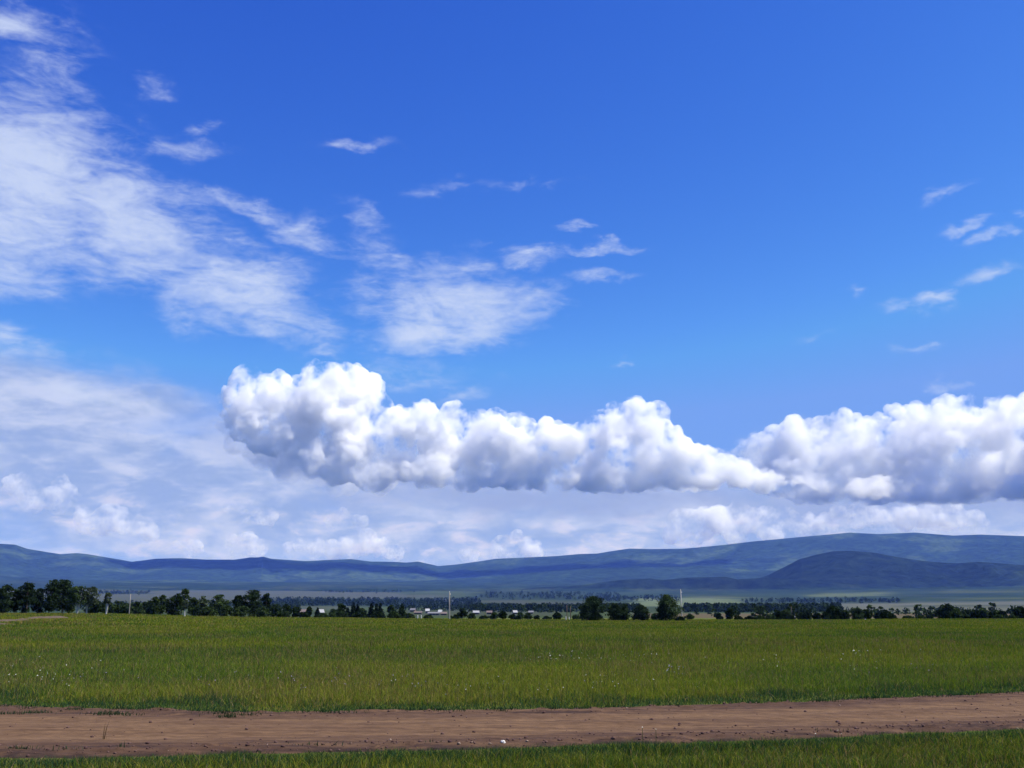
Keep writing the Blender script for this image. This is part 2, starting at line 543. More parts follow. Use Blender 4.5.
xs = np.concatenate((np.linspace(-60, -15, 60)[:-1], np.arange(-15, 15, .045), np.linspace(15, 60, 60)))
NT_ = 130
tt = np.linspace(-.08, 1.08, NT_)
XX, TT = np.meshgrid(xs, tt, indexing='ij')
f_, n_ = road_edges(XX)
YY = n_ + (f_ - n_) * TT
wid = edgeline(pf, XX) - edgeline(pn, XX)
inside = np.minimum(TT, 1 - TT) * (f_ - n_)
rut = lambda c, w: np.exp(-((TT - c) / w) ** 2)
ZZ = .02 * sstep(-.10, .15, inside) - .016
ZZ = ZZ + .012 * sstep(0, .5, inside) - .035 * rut(.30, .07) - .04 * rut(.62, .075) + .014 * rut(.46, .06) - .012 * rut(.8, .03) + .012 * rut(.88, .04)
ZZ = ZZ + (fbm(XX * .5, YY * 5, 4) - .5) * .035 * sstep(-.1, .3, inside) + (fbm(XX * 6, YY * 8, 3) - .5) * .022 * sstep(0, .3, inside)
clod = sstep(.66, .8, fbm(XX * 3.2 + 5, YY * 6, 3)) * .035 * (rut(.07, .05) + rut(.9, .08))
ZZ = ZZ + clod + .012 + .038 * sstep(0, .4, inside)
ZZ = ZZ - .12 * sstep(.0, -.35, inside)


def road_z(x, y):
    i = int(np.argmin(np.abs(xs - x)))
    return float(np.interp(y, YY[i], ZZ[i]))


V = np.stack((XX, YY, ZZ), -1).reshape(-1, 3)
idx = np.arange(V.shape[0]).reshape(XX.shape)
F = np.stack((idx[:-1, :-1], idx[1:, :-1], idx[1:, 1:], idx[:-1, 1:]), -1).reshape(-1, 4)
band = np.clip(fbm(TT * 9 + (fbm(XX * .12, TT * 2, 2) - .5) * 1.2, XX * .12, 3), 0, 1)
streak = fbm(XX * .35, YY * 7, 4)
DRY = np.array((.130, .076, .040)); DAMP = np.array((.068, .038, .024)); PALE = np.array((.168, .104, .058))
k = np.clip(.62 * rut(.30, .13) + .75 * rut(.58, .14) + .3 * (band - .5) + 1.5 * (streak - .52) + .22, 0, 1)[..., None]
C = DAMP * (1 - k) + DRY * k
pk = (sstep(.55, .75, streak) * (rut(.27, .07) + rut(.6, .09)))[..., None] * .5
C = C * (1 - pk) + PALE * pk
dk = (sstep(.60, .70, fbm(XX * .9 + 3, YY * 9 + 2, 4)) * np.clip(1.3 * rut(.06, .07) + rut(.86, .1) + .25, 0, 1))[..., None] * .85
lip = (np.exp(-((inside - .05) / .10) ** 2) * sstep(.40, .58, fbm(XX * 2.2, YY * 3, 3)))[..., None] * .85  # shadow at the grass edge, painted dark into the road borders
C = C * (1 - lip) + np.array((.026, .018, .014)) * lip
C = C * (1 - dk) + np.array((.036, .021, .017)) * dk
m, N, out = material('road_dirt')
p = N.pos()
n1 = N.noise(N.vmap(p, (3, 9, 3)), 1., 6., .7)
n2 = N.noise(N.vmap(p, (40, 55, 40)), 1., 4., .7)
t = N.attr('tint')
c = N.mix(N.ss(n1, .3, .7), N.mix(1., t, (.72, .70, .70), 'MULTIPLY'), N.mix(1., t, (1.2, 1.2, 1.2), 'MULTIPLY'))
c = N.mix(N.mul(N.ss(n2, .58, .7), .5), c, (.040, .024, .022))
principled(N, out, c, .95, .1, N.add(n1, N.mul(n2, .35)), .05, .7)
road = new_obj('dirt_road', np_mesh('dirt_road', V, [F], m, col=C.reshape(-1, 3), smooth=True))
tag(road, kind='structure')

# ------------------------------------------------------------------ grass
gm, N, out = material('grass_blades')
t = N.attr('tint')
d = N.n('ShaderNodeBsdfDiffuse'); N.put(d.inputs[0], t)
tr = N.n('ShaderNodeBsdfTranslucent'); N.put(tr.inputs[0], N.mix(1., t, (1.0, 1.05, .55), 'MULTIPLY'))
mx = N.n('ShaderNodeMixShader'); mx.inputs[0].default_value = .35
N.t.links.new(d.outputs[0], mx.inputs[1]); N.t.links.new(tr.outputs[0], mx.inputs[2]); N.t.links.new(mx.outputs[0], out.inputs[0])


def blades(x, y, z, h, w, col, lean=.35, tri=False):
    n = len(x)
    yaw = RNG.uniform(0, 2 * np.pi, n)
    # blades turn their flat side round at random; most lean with the breeze
    cx, cy = np.cos(yaw) * w * .5, np.sin(yaw) * w * .5
    la = RNG.normal(.4, 1.8, n); ll = np.abs(RNG.normal(0, lean, n)) * h
    lx, ly = np.cos(la) * ll, np.sin(la) * ll * .6
    P = np.stack((x, y, z), -1)
    side = np.stack((cx, cy, 0 * cx), -1)
    tip = P + np.stack((lx, ly, h), -1)
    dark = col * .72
    if tri:
        V = np.stack((P - side, P + side, tip), 1).reshape(-1, 3)
        b = (np.arange(n) * 3)[:, None]
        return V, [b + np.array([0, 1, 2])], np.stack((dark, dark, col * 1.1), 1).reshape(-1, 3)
    mid = P + np.stack((lx * .35, ly * .35, h * .55), -1)
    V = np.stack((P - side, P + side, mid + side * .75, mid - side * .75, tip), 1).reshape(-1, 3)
    b = (np.arange(n) * 5)[:, None]
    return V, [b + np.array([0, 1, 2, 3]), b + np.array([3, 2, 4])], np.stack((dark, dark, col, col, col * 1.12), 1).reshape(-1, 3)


GC = np.array([(.074, .124, .012), (.118, .150, .014), (.178, .170, .024), (.180, .118, .052), (.026, .058, .026), (.26, .19, .10)])


def grass_col(x, y, verge):
    """mixture by patches: olive and reddish seed heads to the left, fresher green to the right and along the verge"""
    n = len(x)
    big = fbm(x / 11. + 3, y / 15. + 1, 3)
    big2 = fbm(x / 5. + 33, y / 9. + 11, 4)
    g = np.clip(.5 + x / np.maximum(y, 5) * .5, 0, 1)
    w = np.stack((.6 + .7 * g, 1.0 + 0 * g, np.clip(.78 - .4 * g + (big - .5) * 5.5, .06, 3), np.clip(.55 - .32 * g + (big2 - .5) * 2.8, .05, 2), .25 + np.clip((.5 - big) * 3, 0, 2) + 4.5 * verge, .10 + 0 * g), -1)
    w[:, 2:4] *= (1 - .9 * verge)[:, None]
    w[:, 1] *= 1 - .8 * verge
    w[:, 0] *= 1 - .45 * verge
    w /= w.sum(1, keepdims=True)
    k = (RNG.random(n)[:, None] > np.cumsum(w, 1)).sum(1).clip(0, 5)
    return GC[k] * RNG.uniform(.85, 1.70, (n, 1)) * RNG.uniform(.93, 1.07, (n, 3))


def scatter(y0, y1, n, power=1.0):
    u = RNG.random(n)
    y = (y0 ** (2 - power) + u * (y1 ** (2 - power) - y0 ** (2 - power))) ** (1 / (2 - power))
    x = RNG.uniform(-.60, .60, n) * y
    return x, y


def gz(x, y):
    return terrain(np.arctan2(x, y), np.hypot(x, y))


Vs, Q, T, Cs, base = [], [], [], [], 0


def push(V, Fs, C):
    global base
    for f in Fs:
        (Q if f.shape[1] == 4 else T).append(f + base)
    Vs.append(V); Cs.append(C); base += len(V)


# near verge, below the road
x, y = scatter(10.2, 24, 330000)
f_, n_ = road_edges(x)
dn = n_ - y
keep = dn > RNG.normal(0.05, .10, len(x)) + (fbm(x * 2.2, y * 2.2, 2) - .5) * .5
x, y, dn = x[keep], y[keep], dn[keep]
keep = y > 10.2
clump = fbm(x * 1.1, y * 1.6 + 50, 4)
h = (.045 + .085 * sstep(.1, 1.2, dn)) * RNG.uniform(.5, 1.35, len(x)) * (.45 + 1.2 * clump)
vg = 1 - sstep(.5, 1.9, dn)
c = grass_col(x, y, .25 + .75 * vg) * .85
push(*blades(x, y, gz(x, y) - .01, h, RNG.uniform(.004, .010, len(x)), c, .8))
# field side, near
x, y = scatter(19, 46, 560000, 1.25)
f_, n_ = road_edges(x)
df = y - f_
keep = df > RNG.normal(0.0, .13, len(x)) + (fbm(x * 1.6, y * 1.6 + 9, 3) - .5) * .7
x, y, df = x[keep], y[keep], df[keep]
clump = fbm(x * .7, y * .9 + 20, 4)
big = fbm(x / 6., y / 7., 3)
vg = 1 - sstep(.3, 3.2, df + (fbm(x / 1.6, y / 1.6, 3) - .5) * 4)
h = (.055 + .10 * sstep(.0, 2.6, df)) * RNG.uniform(.5, 1.35, len(x)) * (.5 + .75 * clump + .35 * big)
c = grass_col(x, y, vg)
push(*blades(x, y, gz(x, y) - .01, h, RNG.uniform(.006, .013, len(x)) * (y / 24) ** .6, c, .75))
# tall seed stalks
x, y = scatter(21, 70, 26000, 1.4)
f_, n_ = road_edges(x)
keep = (y - f_ > .8) & (fbm(x / 5., y / 8. + 70, 3) > .42)
x, y = x[keep], y[keep]
n = len(x)
c = np.array([(.20, .16, .07), (.17, .12, .065), (.12, .13, .03)])[RNG.integers(0, 3, n)] * RNG.uniform(.7, 1.15, (n, 1))
push(*blades(x, y, gz(x, y), RNG.uniform(.22, .46, n), np.full(n, .006) * (y / 24), c, .22))
# middle and far field
x, y = scatter(42, 110, 420000, 1.5)
c = grass_col(x, y, 0 * x)
h = RNG.uniform(.10, .26, len(x)) * (.6 + .8 * fbm(x * .25, y * .3, 3))
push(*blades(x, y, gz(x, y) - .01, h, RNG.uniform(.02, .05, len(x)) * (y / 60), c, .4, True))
x, y = scatter(100, 262, 300000, 1.2)
keep = np.hypot(x, y) < 262
x, y = x[keep], y[keep]
c = grass_col(x, y, 0 * x) * np.array((1.05, 1.03, .9))
h = RNG.uniform(.10, .26, len(x)) * (.6 + .8 * fbm(x * .1, y * .12, 3))
push(*blades(x, y, gz(x, y) - .01, h, RNG.uniform(.07, .17, len(x)) * (y / 150), c, .4, True))
V = np.concatenate(Vs); C = np.concatenate(Cs)
grass = new_obj('grass', np_mesh('grass', V, [np.concatenate(Q), np.concatenate(T)], gm, col=np.clip(C, 0, 1)))
tag(grass, 'long olive green meadow grass with reddish seed heads around dirt road', 'grass', kind='stuff')

# small plants straggling on the road, in tufts
Vs, Q, T, Cs, base = [], [], [], [], 0
pts = [(RNG.uniform(-13, 14), RNG.choice([.95, .93, .92, .90, .89, .87, .95, .92, .90, .06])) for _ in range(110)]
pts += [(gpt(px, py)[0], None, gpt(px, py)[1]) for px, py in [(12, 718), (38, 716), (75, 714), (105, 718), (130, 719), (228, 721), (240, 719), (150, 711), (110, 717), (335, 717), (225, 718), (455, 712)] for _ in range(3)]
for q in pts:
    if q[1] is not None:
        f_, n_ = road_edges(np.array([q[0]])); yy = n_[0] + (f_[0] - n_[0]) * q[1]
    else: yy = q[2]
    k = RNG.integers(12, 50)
    sx = RNG.uniform(.06, .28)
    x = q[0] + RNG.normal(0, sx, k); y = yy + RNG.normal(0, .06, k)
    push(*blades(x, y, np.full(k, max(0., road_z(q[0], yy)) - .005), RNG.uniform(.025, .08, k), np.full(k, .011), GC[4] * RNG.uniform(.6, 1.2, (k, 1)), .7))
o = new_obj('weeds', np_mesh('weeds', np.concatenate(Vs), [np.concatenate(Q), np.concatenate(T)], gm, col=np.concatenate(Cs)))
tag(o, 'low dark weeds straggling over the edges of the dirt road', 'weeds', kind='stuff')

for wx, wy, nb, hh, lab in [(103, 742, 7, .34, 'thin dry weed standing alone on the left part of dirt road'), (121, 753, 14, .11, 'small dark bushy weed at left near edge of the dirt road')]:
    gx, gy = gpt(wx, wy)
    c_ = np.tile(GC[4] if nb > 10 else GC[3] * .7, (nb, 1)) * RNG.uniform(.6, 1.2, (nb, 1))
    Vw, Fw, Cw = blades(RNG.normal(0, .035, nb), RNG.normal(0, .03, nb), np.zeros(nb), hh * RNG.uniform(.6, 1., nb), np.full(nb, .012), c_, .3)
    o = new_obj('weed', np_mesh('weed', Vw, Fw, gm, col=Cw))
    o.location = (gx, gy, max(0., road_z(gx, gy)) - .005)
    tag(o, lab, 'weed')

# wild flowers in the grass: heads of five petals
pm, N, out = material('flower_petal')
principled(N, out, N.attr('tint'), .8, .1)
spots = []
for cx, cy, rx, ry, n, colr in [(40, 680, 60, 14, 40, 0), (25, 692, 40, 5, 12, 0), (560, 665, 45, 4, 24, 0), (640, 662, 30, 4, 10, 0), (520, 700, 120, 7, 18, 0), (630, 695, 60, 6, 16, 0), (380, 692, 90, 8, 22, 1), (675, 682, 12, 3, 12, 2), (860, 660, 12, 3, 10, 0), (850, 678, 6, 2, 3, 0), (780, 670, 150, 14, 30, 0), (935, 676, 70, 14, 12, 1), (180, 690, 160, 12, 30, 1), (650, 757, 60, 4, 2, 0), (835, 757, 20, 4, 3, 0), (420, 700, 180, 6, 18, 2)]:
    for _ in range(n):
        px, py = RNG.normal(cx, rx * .6), RNG.normal(cy, ry * .6)
        gx, gy = gpt(px, max(py, 640))
        f_, n_ = road_edges(np.array([gx]))
        if n_[0] - .1 < gy < f_[0] + .25: continue
        spots.append((gx, gy, colr))
FV, FF, FC = [], [], []
pal = [(.62, .61, .52), (.42, .34, .48), (.36, .34, .55), (.62, .50, .06)]
for gx, gy, cl in spots:
    z0 = ground_z(gx, gy); hh = RNG.uniform(.22, .42); rr = RNG.uniform(.007, .016) * max(.55, gy / 30)
    tilt = Vector((RNG.normal(0, .5), -.6 + RNG.normal(0, .4), 1)).normalized()
    u = tilt.orthogonal().normalized(); v = tilt.cross(u)
    ctr = Vector((gx, gy, z0 + hh))
    for k in range(5):
        a = k * 2 * math.pi / 5
        b = len(FV)
        for da, q in ((0, .15), (-.55, .8), (0, 1.1), (.55, .8)):
            pnt = ctr + (u * math.cos(a + da) + v * math.sin(a + da)) * rr * q + tilt * rr * .25 * q
            FV.append(pnt); FC.append(pal[cl])
        FF.append((b, b + 1, b + 2, b + 3))
    b = len(FV)                                    # stem
    for d_ in (-.004, .004): FV.append((gx + d_, gy, z0)); FC.append((.06, .09, .02))
    for d_ in (.003, -.003): FV.append((gx + d_, gy, z0 + hh)); FC.append((.06, .09, .02))
    FF.append((b, b + 1, b + 2, b + 3))
o = new_obj('wildflowers', np_mesh('wildflowers', np.array([tuple(q) for q in FV]), [np.array(FF)], pm, col=np.array(FC)))
tag(o, 'tiny white and mauve wildflowers dotted through the meadow grass', 'wildflowers', kind='stuff')


# ------------------------------------------------------------------ stones and clods
def pebble_mesh(name, r, seed, mat, sub=2):
    bm = bmesh.new()
    bmesh.ops.create_icosphere(bm, subdivisions=sub, radius=r)
    for v in bm.verts:
        k = 1 + .45 * mnoise.noise(v.co / r * 1.1 + Vector((seed, 0, 0)))
        v.co = Vector((v.co.x * k * 1.15, v.co.y * k, v.co.z * k * .85))
    me = bpy.data.meshes.new(name); bm.to_mesh(me); bm.free()
    me.materials.append(mat)
    for pl in me.polygons: pl.use_smooth = sub > 2
    return me


stone_white = plain('pale_stone', (.62, .58, .52), .8, .2, .2, 30)
stone_tan = plain('tan_stone', (.20, .145, .105), .9, .1, .3, 30)
clod_mat = plain('dark_clod', (.085, .05, .042), 1., .05, .35, 20)
for px, py, r, mt, lab in [(503, 746.3, .029, stone_white, 'round whitish stone at the near edge of the dirt road'),
                           (459, 747.6, .022, stone_tan, 'flat tan stone lying left of the whitish stone on road edge'),
                           (490, 747, .018, stone_tan, 'small tan stone close beside the whitish stone on road edge'),
                           (527, 745.4, .02, stone_tan, 'tan stone right of the whitish stone at road edge'),
                           (613, 742, .03, clod_mat, 'large dark clod of earth at the near edge of dirt road'),
                           (838, 725, .035, clod_mat, 'dark upright clod on right part of the dirt road edge')]:
    gx, gy = gpt(px, py)
    o = new_obj('stone', pebble_mesh('stone', r, px, mt, 3))
    o.location = (gx, gy, max(0., road_z(gx, gy)) + r * .35)
    tag(o, lab, 'stone', 'loose stones and clods along the dirt road')
BV, BF, b0 = [], [], 0
pro = []
for sd_ in range(5):
    me = pebble_mesh('tmp', 1., sd_ * 7.7, clod_mat, 1)
    vv = np.empty(len(me.vertices) * 3); me.vertices.foreach_get('co', vv)
    pro.append((vv.reshape(-1, 3), np.array([tuple(p_.vertices) for p_ in me.polygons])))
    bpy.data.meshes.remove(me)
BC = []
for _ in range(1500):
    gx = RNG.uniform(-14, 16)
    f_, n_ = road_edges(np.array([gx]))
    tq = RNG.choice([RNG.normal(.06, .035), RNG.normal(.07, .03), RNG.normal(.9, .06), RNG.uniform(0, 1)])
    if not -.02 < tq < 1.02: continue
    gy = n_[0] + (f_[0] - n_[0]) * tq
    r = abs(RNG.normal(0, .011)) + .006
    vv, ff = pro[RNG.integers(5)]
    a = RNG.uniform(0, 6.28); ca, sa = math.cos(a), math.sin(a)
    rot = np.array([[ca, -sa, 0], [sa, ca, 0], [0, 0, 1]])
    BV.append(vv @ rot * r + (gx, gy, max(0., road_z(gx, gy)) + r * .2)); BF.append(ff + b0); b0 += len(vv)
    cc = np.array([(.10, .06, .05), (.07, .04, .035), (.26, .19, .145)][RNG.choice(3, p=[.49, .49, .02])])
    BC.append(np.tile(cc, (len(vv), 1)))
m, N, out = material('clods')
principled(N, out, N.attr('tint'), 1., .05)
o = new_obj('pebbles', np_mesh('pebbles', np.concatenate(BV), [np.concatenate(BF)], m, col=np.concatenate(BC)))
tag(o, 'small dark clods and pebbles strewn along the dirt road edges', 'pebbles', kind='stuff')

# bare earth patches at the left end of the meadow
m, N, out = material('bare_earth')
p = N.pos()
n1 = N.noise(p, .5, 5., .65)
principled(N, out, N.mix(n1, (.06, .042, .032), (.115, .085, .062)), 1., .05, n1, .2)
for px, py, wx, wy, hgt in [(46, 616.6, 1.9, 9., .30), (8, 617.6, 2.6, 8., .2), (2, 620, 1.5, 6., .12)]:
    dd = 170. if py < 617 else 150.
    if py > 619: dd = 130.
    d = ray(px, py); k = dd / math.hypot(d[0], d[1]); ox, oy = d[0] * k, d[1] * k
    n = 40
    u, v = np.meshgrid(np.linspace(-1, 1, n), np.linspace(-1, 1, n), indexing='ij')
    x, y = ox + u * wx, oy + v * wy
    rr = np.hypot(u, v) + (fbm(x / 2., y / 4., 3) - .5) * .9
    z = gz(x, y) - .25 + (hgt + .25) * sstep(1.0, .25, rr) + (fbm(x, y, 3) - .5) * .25 * sstep(1., .6, rr)
    V = np.stack((x, y, z), -1).reshape(-1, 3)
    idx = np.arange(n * n).reshape(n, n)
    F = np.stack((idx[:-1, :-1], idx[1:, :-1], idx[1:, 1:], idx[:-1, 1:]), -1).reshape(-1, 4)
    o = new_obj('bare_ground', np_mesh('bare_ground', V, [F], m, smooth=True))
    tag(o, kind='structure')


# ------------------------------------------------------------------ trees
def leaf_mat(name, a, b):
    m, N, out = material(name)
    n = N.noise(N.obj(), .9, 3., .6)
    t = N.attr('tint')
    c = N.mix(1., N.mix(N.ss(n, .35, .65), a, b), t, 'MULTIPLY')
    d = N.n('ShaderNodeBsdfDiffuse'); N.put(d.inputs[0], c)
    tr = N.n('ShaderNodeBsdfTranslucent'); N.put(tr.inputs[0], c)
    mx = N.n('ShaderNodeMixShader'); mx.inputs[0].default_value = .25
    N.t.links.new(d.outputs[0], mx.inputs[1]); N.t.links.new(tr.outputs[0], mx.inputs[2]); N.t.links.new(mx.outputs[0], out.inputs[0])
    return m


LEAF = {'dark': leaf_mat('dark_leaves', (0.0133, 0.0252, 0.0104), (0.0252, 0.0414, 0.0148)),
        'mid': leaf_mat('olive_leaves', (0.0285, 0.0494, 0.0171), (0.0494, 0.0741, 0.0247)),
        'birch': leaf_mat('birch_leaves', (.045, .064, .034), (.075, .098, .05)),
        'fir': leaf_mat('fir_needles', (0.0089, 0.0178, 0.0118), (0.0178, 0.0281, 0.0163))}
m, N, out = material('birch_bark')
p = N.obj()
n1 = N.noise(N.vmap(p, (1, 1, 5)), 2., 4., .7)
principled(N, out, N.mix(N.ss(n1, .56, .64), (.36, .35, .33), (.05, .045, .04)), .8, .2)
BIRCH = m
BARK = plain('grey_brown_bark', (.10, .075, .055), .9, .1, .35, 4)


def tube(bm, pts, rads, seg=7):
    rings = []
    for i, p in enumerate(pts):
        p = Vector(p)
        t = (Vector(pts[min(i + 1, len(pts) - 1)]) - Vector(pts[max(i - 1, 0)])).normalized()
        u = t.orthogonal().normalized(); v = t.cross(u)
        rings.append([bm.verts.new(p + (u * math.cos(k * 2 * math.pi / seg) + v * math.sin(k * 2 * math.pi / seg)) * rads[i]) for k in range(seg)])
    for a, b in zip(rings, rings[1:]):
        for k in range(seg):
            bm.faces.new((a[k], a[(k + 1) % seg], b[(k + 1) % seg], b[k]))
    bm.faces.new(rings[-1])


def bm_obj(name, bm, mat, parent=None, smooth=True):
    me = bpy.data.meshes.new(name)
    bmesh.ops.recalc_face_normals(bm, faces=bm.faces[:])
    bm.to_mesh(me); bm.free()
    me.materials.append(mat)
    if smooth:
        for p in me.polygons: p.use_smooth = True
    return new_obj(name, me, parent)


def crown_mesh(H, W, kind, rng, low, lean, size, dens=1.):
    """leaf-sized faces in clumps; low = share of the height bare of leaves"""
    cl = []
    if kind == 'fir':
        k = 26
        for i in range(k):
            t = i / (k - 1)
            rr = W * .5 * (1 - t) ** .85 + .12
            for j in range(max(2, int(6 * (1 - t)) + 2)):
                a = rng.uniform(0, 6.28); q = rng.uniform(.25, 1.0)
                cl.append((math.cos(a) * rr * q, math.sin(a) * rr * q, H * (low + (1 - low) * t) - .12 * q * rr, .14 * H * (1 - t * .75) * .8, 16))
    else:
        n = int(52 * dens ** .7)
        lobes = [(rng.normal(0, .16) * W, rng.normal(0, .16) * W, rng.uniform(.25, .9)) for _ in range(5)]
        for i in range(n):
            t = rng.random() ** .9
            if kind == 'bush': env = math.sqrt(max(.04, 1 - t ** 2))
            else: env = (.70 + .30 * t / .4) if t < .4 else math.sqrt(max(.05, 1 - ((t - .4) / .62) ** 2))
            lb = lobes[rng.integers(5)]
            k = math.exp(-((t - lb[2]) / .25) ** 2)
            a = rng.uniform(0, 6.28); q = rng.random() ** .5
            x = lb[0] * k * env + math.cos(a) * q * W * .40 * env
            y = lb[1] * k * env + math.sin(a) * q * W * .40 * env
            z = H * (low + (1 - low) * (.04 + t * .90))
            cl.append((x + lean * H * (z / H) ** 1.6, y, z, min(H, W) * rng.uniform(.10, .18) * (1.1 - .3 * t), int(rng.uniform(30, 56))))
    P, Nn, Tn = [], [], []
    for cx, cy, cz, r, n in cl:
        g = rng.normal(0, .55, (n, 3)) * r * np.array((1, 1, .72))
        P.append(g + (cx, cy, cz))
        Tn.append(np.full(n, rng.uniform(.62, 1.35)) * rng.uniform(.75, 1.25, n))
    P = np.concatenate(P); Tn = np.concatenate(Tn)
    keep = P[:, 2] > .05
    P, Tn = P[keep], Tn[keep]
    P[:, 2] = np.minimum(P[:, 2], H * rng.uniform(.985, 1.0, len(P)))
    n = len(P)
    u = rng.normal(0, 1, (n, 3)); u /= np.linalg.norm(u, axis=1, keepdims=True)
    v = np.cross(u, rng.normal(0, 1, (n, 3))); v /= np.linalg.norm(v, axis=1, keepdims=True)
    s = size * rng.uniform(.6, 1.3, (n, 1))
    V = np.stack((P - u * s, P - v * s * .55, P + u * s, P + v * s * .55), 1).reshape(-1, 3)
    F = np.arange(4 * n).reshape(n, 4)
    C = np.repeat(Tn, 4)[:, None] * np.array((1, 1, 1))
    return np_mesh('crown', V, [F], None, col=C), cl


def tree(px, top, hw, base_y, dist, kind, label, cat='tree', group=None, low=.12, lean=0., leaf=None, dens=1., trunk=None, name=None, forks=None, seed=None, size=None):
    """px, top, hw, base_y: axis, crown top, half width and foot as sighted; dist: metres away"""
    rng = np.random.default_rng(int(px * 13 + top * 7) if seed is None else seed)
    d = ray(px, base_y); k = dist / math.hypot(d[0], d[1])
    x, y = d[0] * k, d[1] * k
    gzv = ground_z(x, y)
    ztop = EYE + slope(px, top) * dist
    H = max(.6, ztop - gzv)
    Wd = 2 * hw / 1000 * dist
    nm = name or {'birch': 'birch_tree', 'fir': 'conifer_tree', 'bush': 'bush', 'round': 'leafy_tree', 'pine': 'leafy_tree'}[kind]
    root = new_obj(nm, None)
    root.location = (x, y, gzv - .03)
    tag(root, label, cat, group)
    leaf = leaf or {'birch': 'mid', 'fir': 'fir', 'bush': 'dark', 'round': 'dark'}[kind]
    sz = size or max(.12, dist * .00092)
    me, cl = crown_mesh(H, Wd, kind, rng, low, lean, sz, dens)
    me.materials.append(LEAF[leaf])
    new_obj('crown', me, root)
    bm = bmesh.new()
    tr0 = trunk or max(.05, H * .017)
    if kind == 'bush':
        for i in range(4):
            a = rng.uniform(0, 6.28); e = cl[rng.integers(len(cl))]
            tube(bm, [(math.cos(a) * .06, math.sin(a) * .06, 0), (e[0] * .4, e[1] * .4, e[2] * .5), (e[0], e[1], e[2])], [tr0, tr0 * .7, tr0 * .25], 5)
    else:
        forks = forks or [(0., 0.)]
        for fx, sway in forks:
            pts, rs = [], []
            for i in range(8):
                t = i / 7
                pts.append((fx * t ** .8 * H * .5 + lean * H * t ** 1.6 + sway * math.sin(t * 3.0) * H + .01 * H * math.sin(5 * t + px), .012 * H * math.sin(4 * t + top), H * .93 * t))
                rs.append(tr0 * (1 - .86 * t) * (1.25 if i == 0 else 1))
            tube(bm, pts, rs)
        for e in [cl[i] for i in rng.permutation(len(cl))[:9]]:
            t = min(.8, max(.2, (e[2] / H) * .72))
            s0 = (lean * H * t ** 1.6, 0, H * t)
            mid = ((s0[0] + e[0]) / 2, (s0[1] + e[1]) / 2, s0[2] + (e[2] - s0[2]) * .42)
            tube(bm, [s0, mid, (e[0], e[1], e[2])], [tr0 * .42, tr0 * .3, tr0 * .08], 5)
    bm_obj('stem' if kind == 'bush' else 'trunk', bm, BIRCH if kind == 'birch' else BARK, root)
    return root


GL = 'dark trees at the left end of the meadow'
tree(3, 584, 8, 613.5, 235, 'round', 'dark leafy tree cut by the left edge of the photo', group=GL, low=.04, leaf='dark', dens=1.5)
tree(14, 588.5, 5.5, 613.5, 238, 'round', 'narrow shorter dark tree between two big ones near left edge', group=GL, low=.04, leaf='dark', dens=1.2)
tree(26, 581.5, 8.5, 613.6, 236, 'round', 'tall rounded dark tree second from the left edge of photo', group=GL, low=.05, leaf='dark', dens=1.6)
tree(37, 588, 6, 613.6, 240, 'round', 'shorter dark tree filling the dip left of the tallest grove tree', group=GL, low=.05, leaf='dark', dens=1.2)
tree(49, 578, 8.5, 613.6, 237, 'round', 'tallest dark pointed tree of the left grove', group=GL, low=.05, leaf='dark', dens=1.6, lean=.03)
tree(62, 579.5, 11.5, 613.7, 239, 'round', 'broad dark tree with wide flat crown in left grove', group=GL, low=.06, leaf='dark', dens=2.0)
tree(69, 586, 6, 613.8, 241, 'round', 'dark tree right behind the forked white birch', group=GL, low=.05, leaf='mid', dens=1.2)
tree(76.5, 586, 8, 614.2, 230, 'birch', 'birch with white trunks forking in a V at the grove edge', group=GL, low=.38, dens=.9, forks=[(-.16, 0), (.12, 0.0), (.30, .0)], trunk=.13, leaf='mid')
tree(86.5, 586.5, 8, 614.3, 231, 'birch', 'loose crowned birch with short white trunk right of the forked birch', group=GL, low=.36, dens=.75, lean=.10, trunk=.12, forks=[(0, 0), (-.22, 0)], leaf='birch')
tree(106, 592, 4, 614.6, 226, 'birch', 'thin lone birch with bright white trunk and sparse crown', low=.45, dens=.42, trunk=.15, leaf='birch', forks=[(0, .0), (.14, 0), (-.12, .0)])
tree(98, 601, 8, 613.6, 262, 'bush', 'dark bush between the left grove and the lone birch', 'bush', leaf='dark')
GB = 'dark belt of small trees behind the lone birch'
for i, (px, top, hw) in enumerate([(92, 600, 7), (110, 602.5, 8), (118, 601.5, 7), (126, 603, 7), (135, 601.5, 7), (144, 602, 8), (151, 600.5, 5)]):
    tree(px, top, hw, 614.2, 300 + 9 * (i % 3), 'round', ['small dark tree in the belt close behind the left grove', 'small dark tree in the belt directly right of the lone birch', 'second small dark tree right of the lone birch', 'small dark tree left of the slender grey pole in the belt', 'small dark tree right of the slender grey pole in the belt', 'wide small dark tree near the right end of the belt', 'narrow small tree ending the belt beside the twin peaked tree'][i], group=GB, low=.02, leaf='mid' if i % 2 else 'dark', dens=.9)
GM = 'trees and bushes along the left part of the meadow edge'
tree(154.5, 596, 4.5, 615.4, 242, 'round', 'left of the two narrow twin trees with pointed crowns', group=GM, low=.06, leaf='mid', dens=.8)
tree(161, 594.5, 4.5, 615.5, 243, 'round', 'right of the two narrow twin trees with pointed crowns', group=GM, low=.06, leaf='mid', dens=.8)
tree(173, 593, 9, 615.8, 244, 'round', 'dark tree leaning right with wind bent tip', group=GM, low=.04, lean=.18, leaf='dark', dens=1.2)
tree(181, 588.3, 5, 615.8, 246, 'round', 'tall narrow tree leaning right above its neighbours', group=GM, low=.22, lean=.12, leaf='mid', dens=.8)
tree(184.5, 600, 3.5, 616.5, 228, 'birch', 'stubby birch with bright white lower trunk', group=GM, low=.5, dens=.4, trunk=.15, leaf='birch')
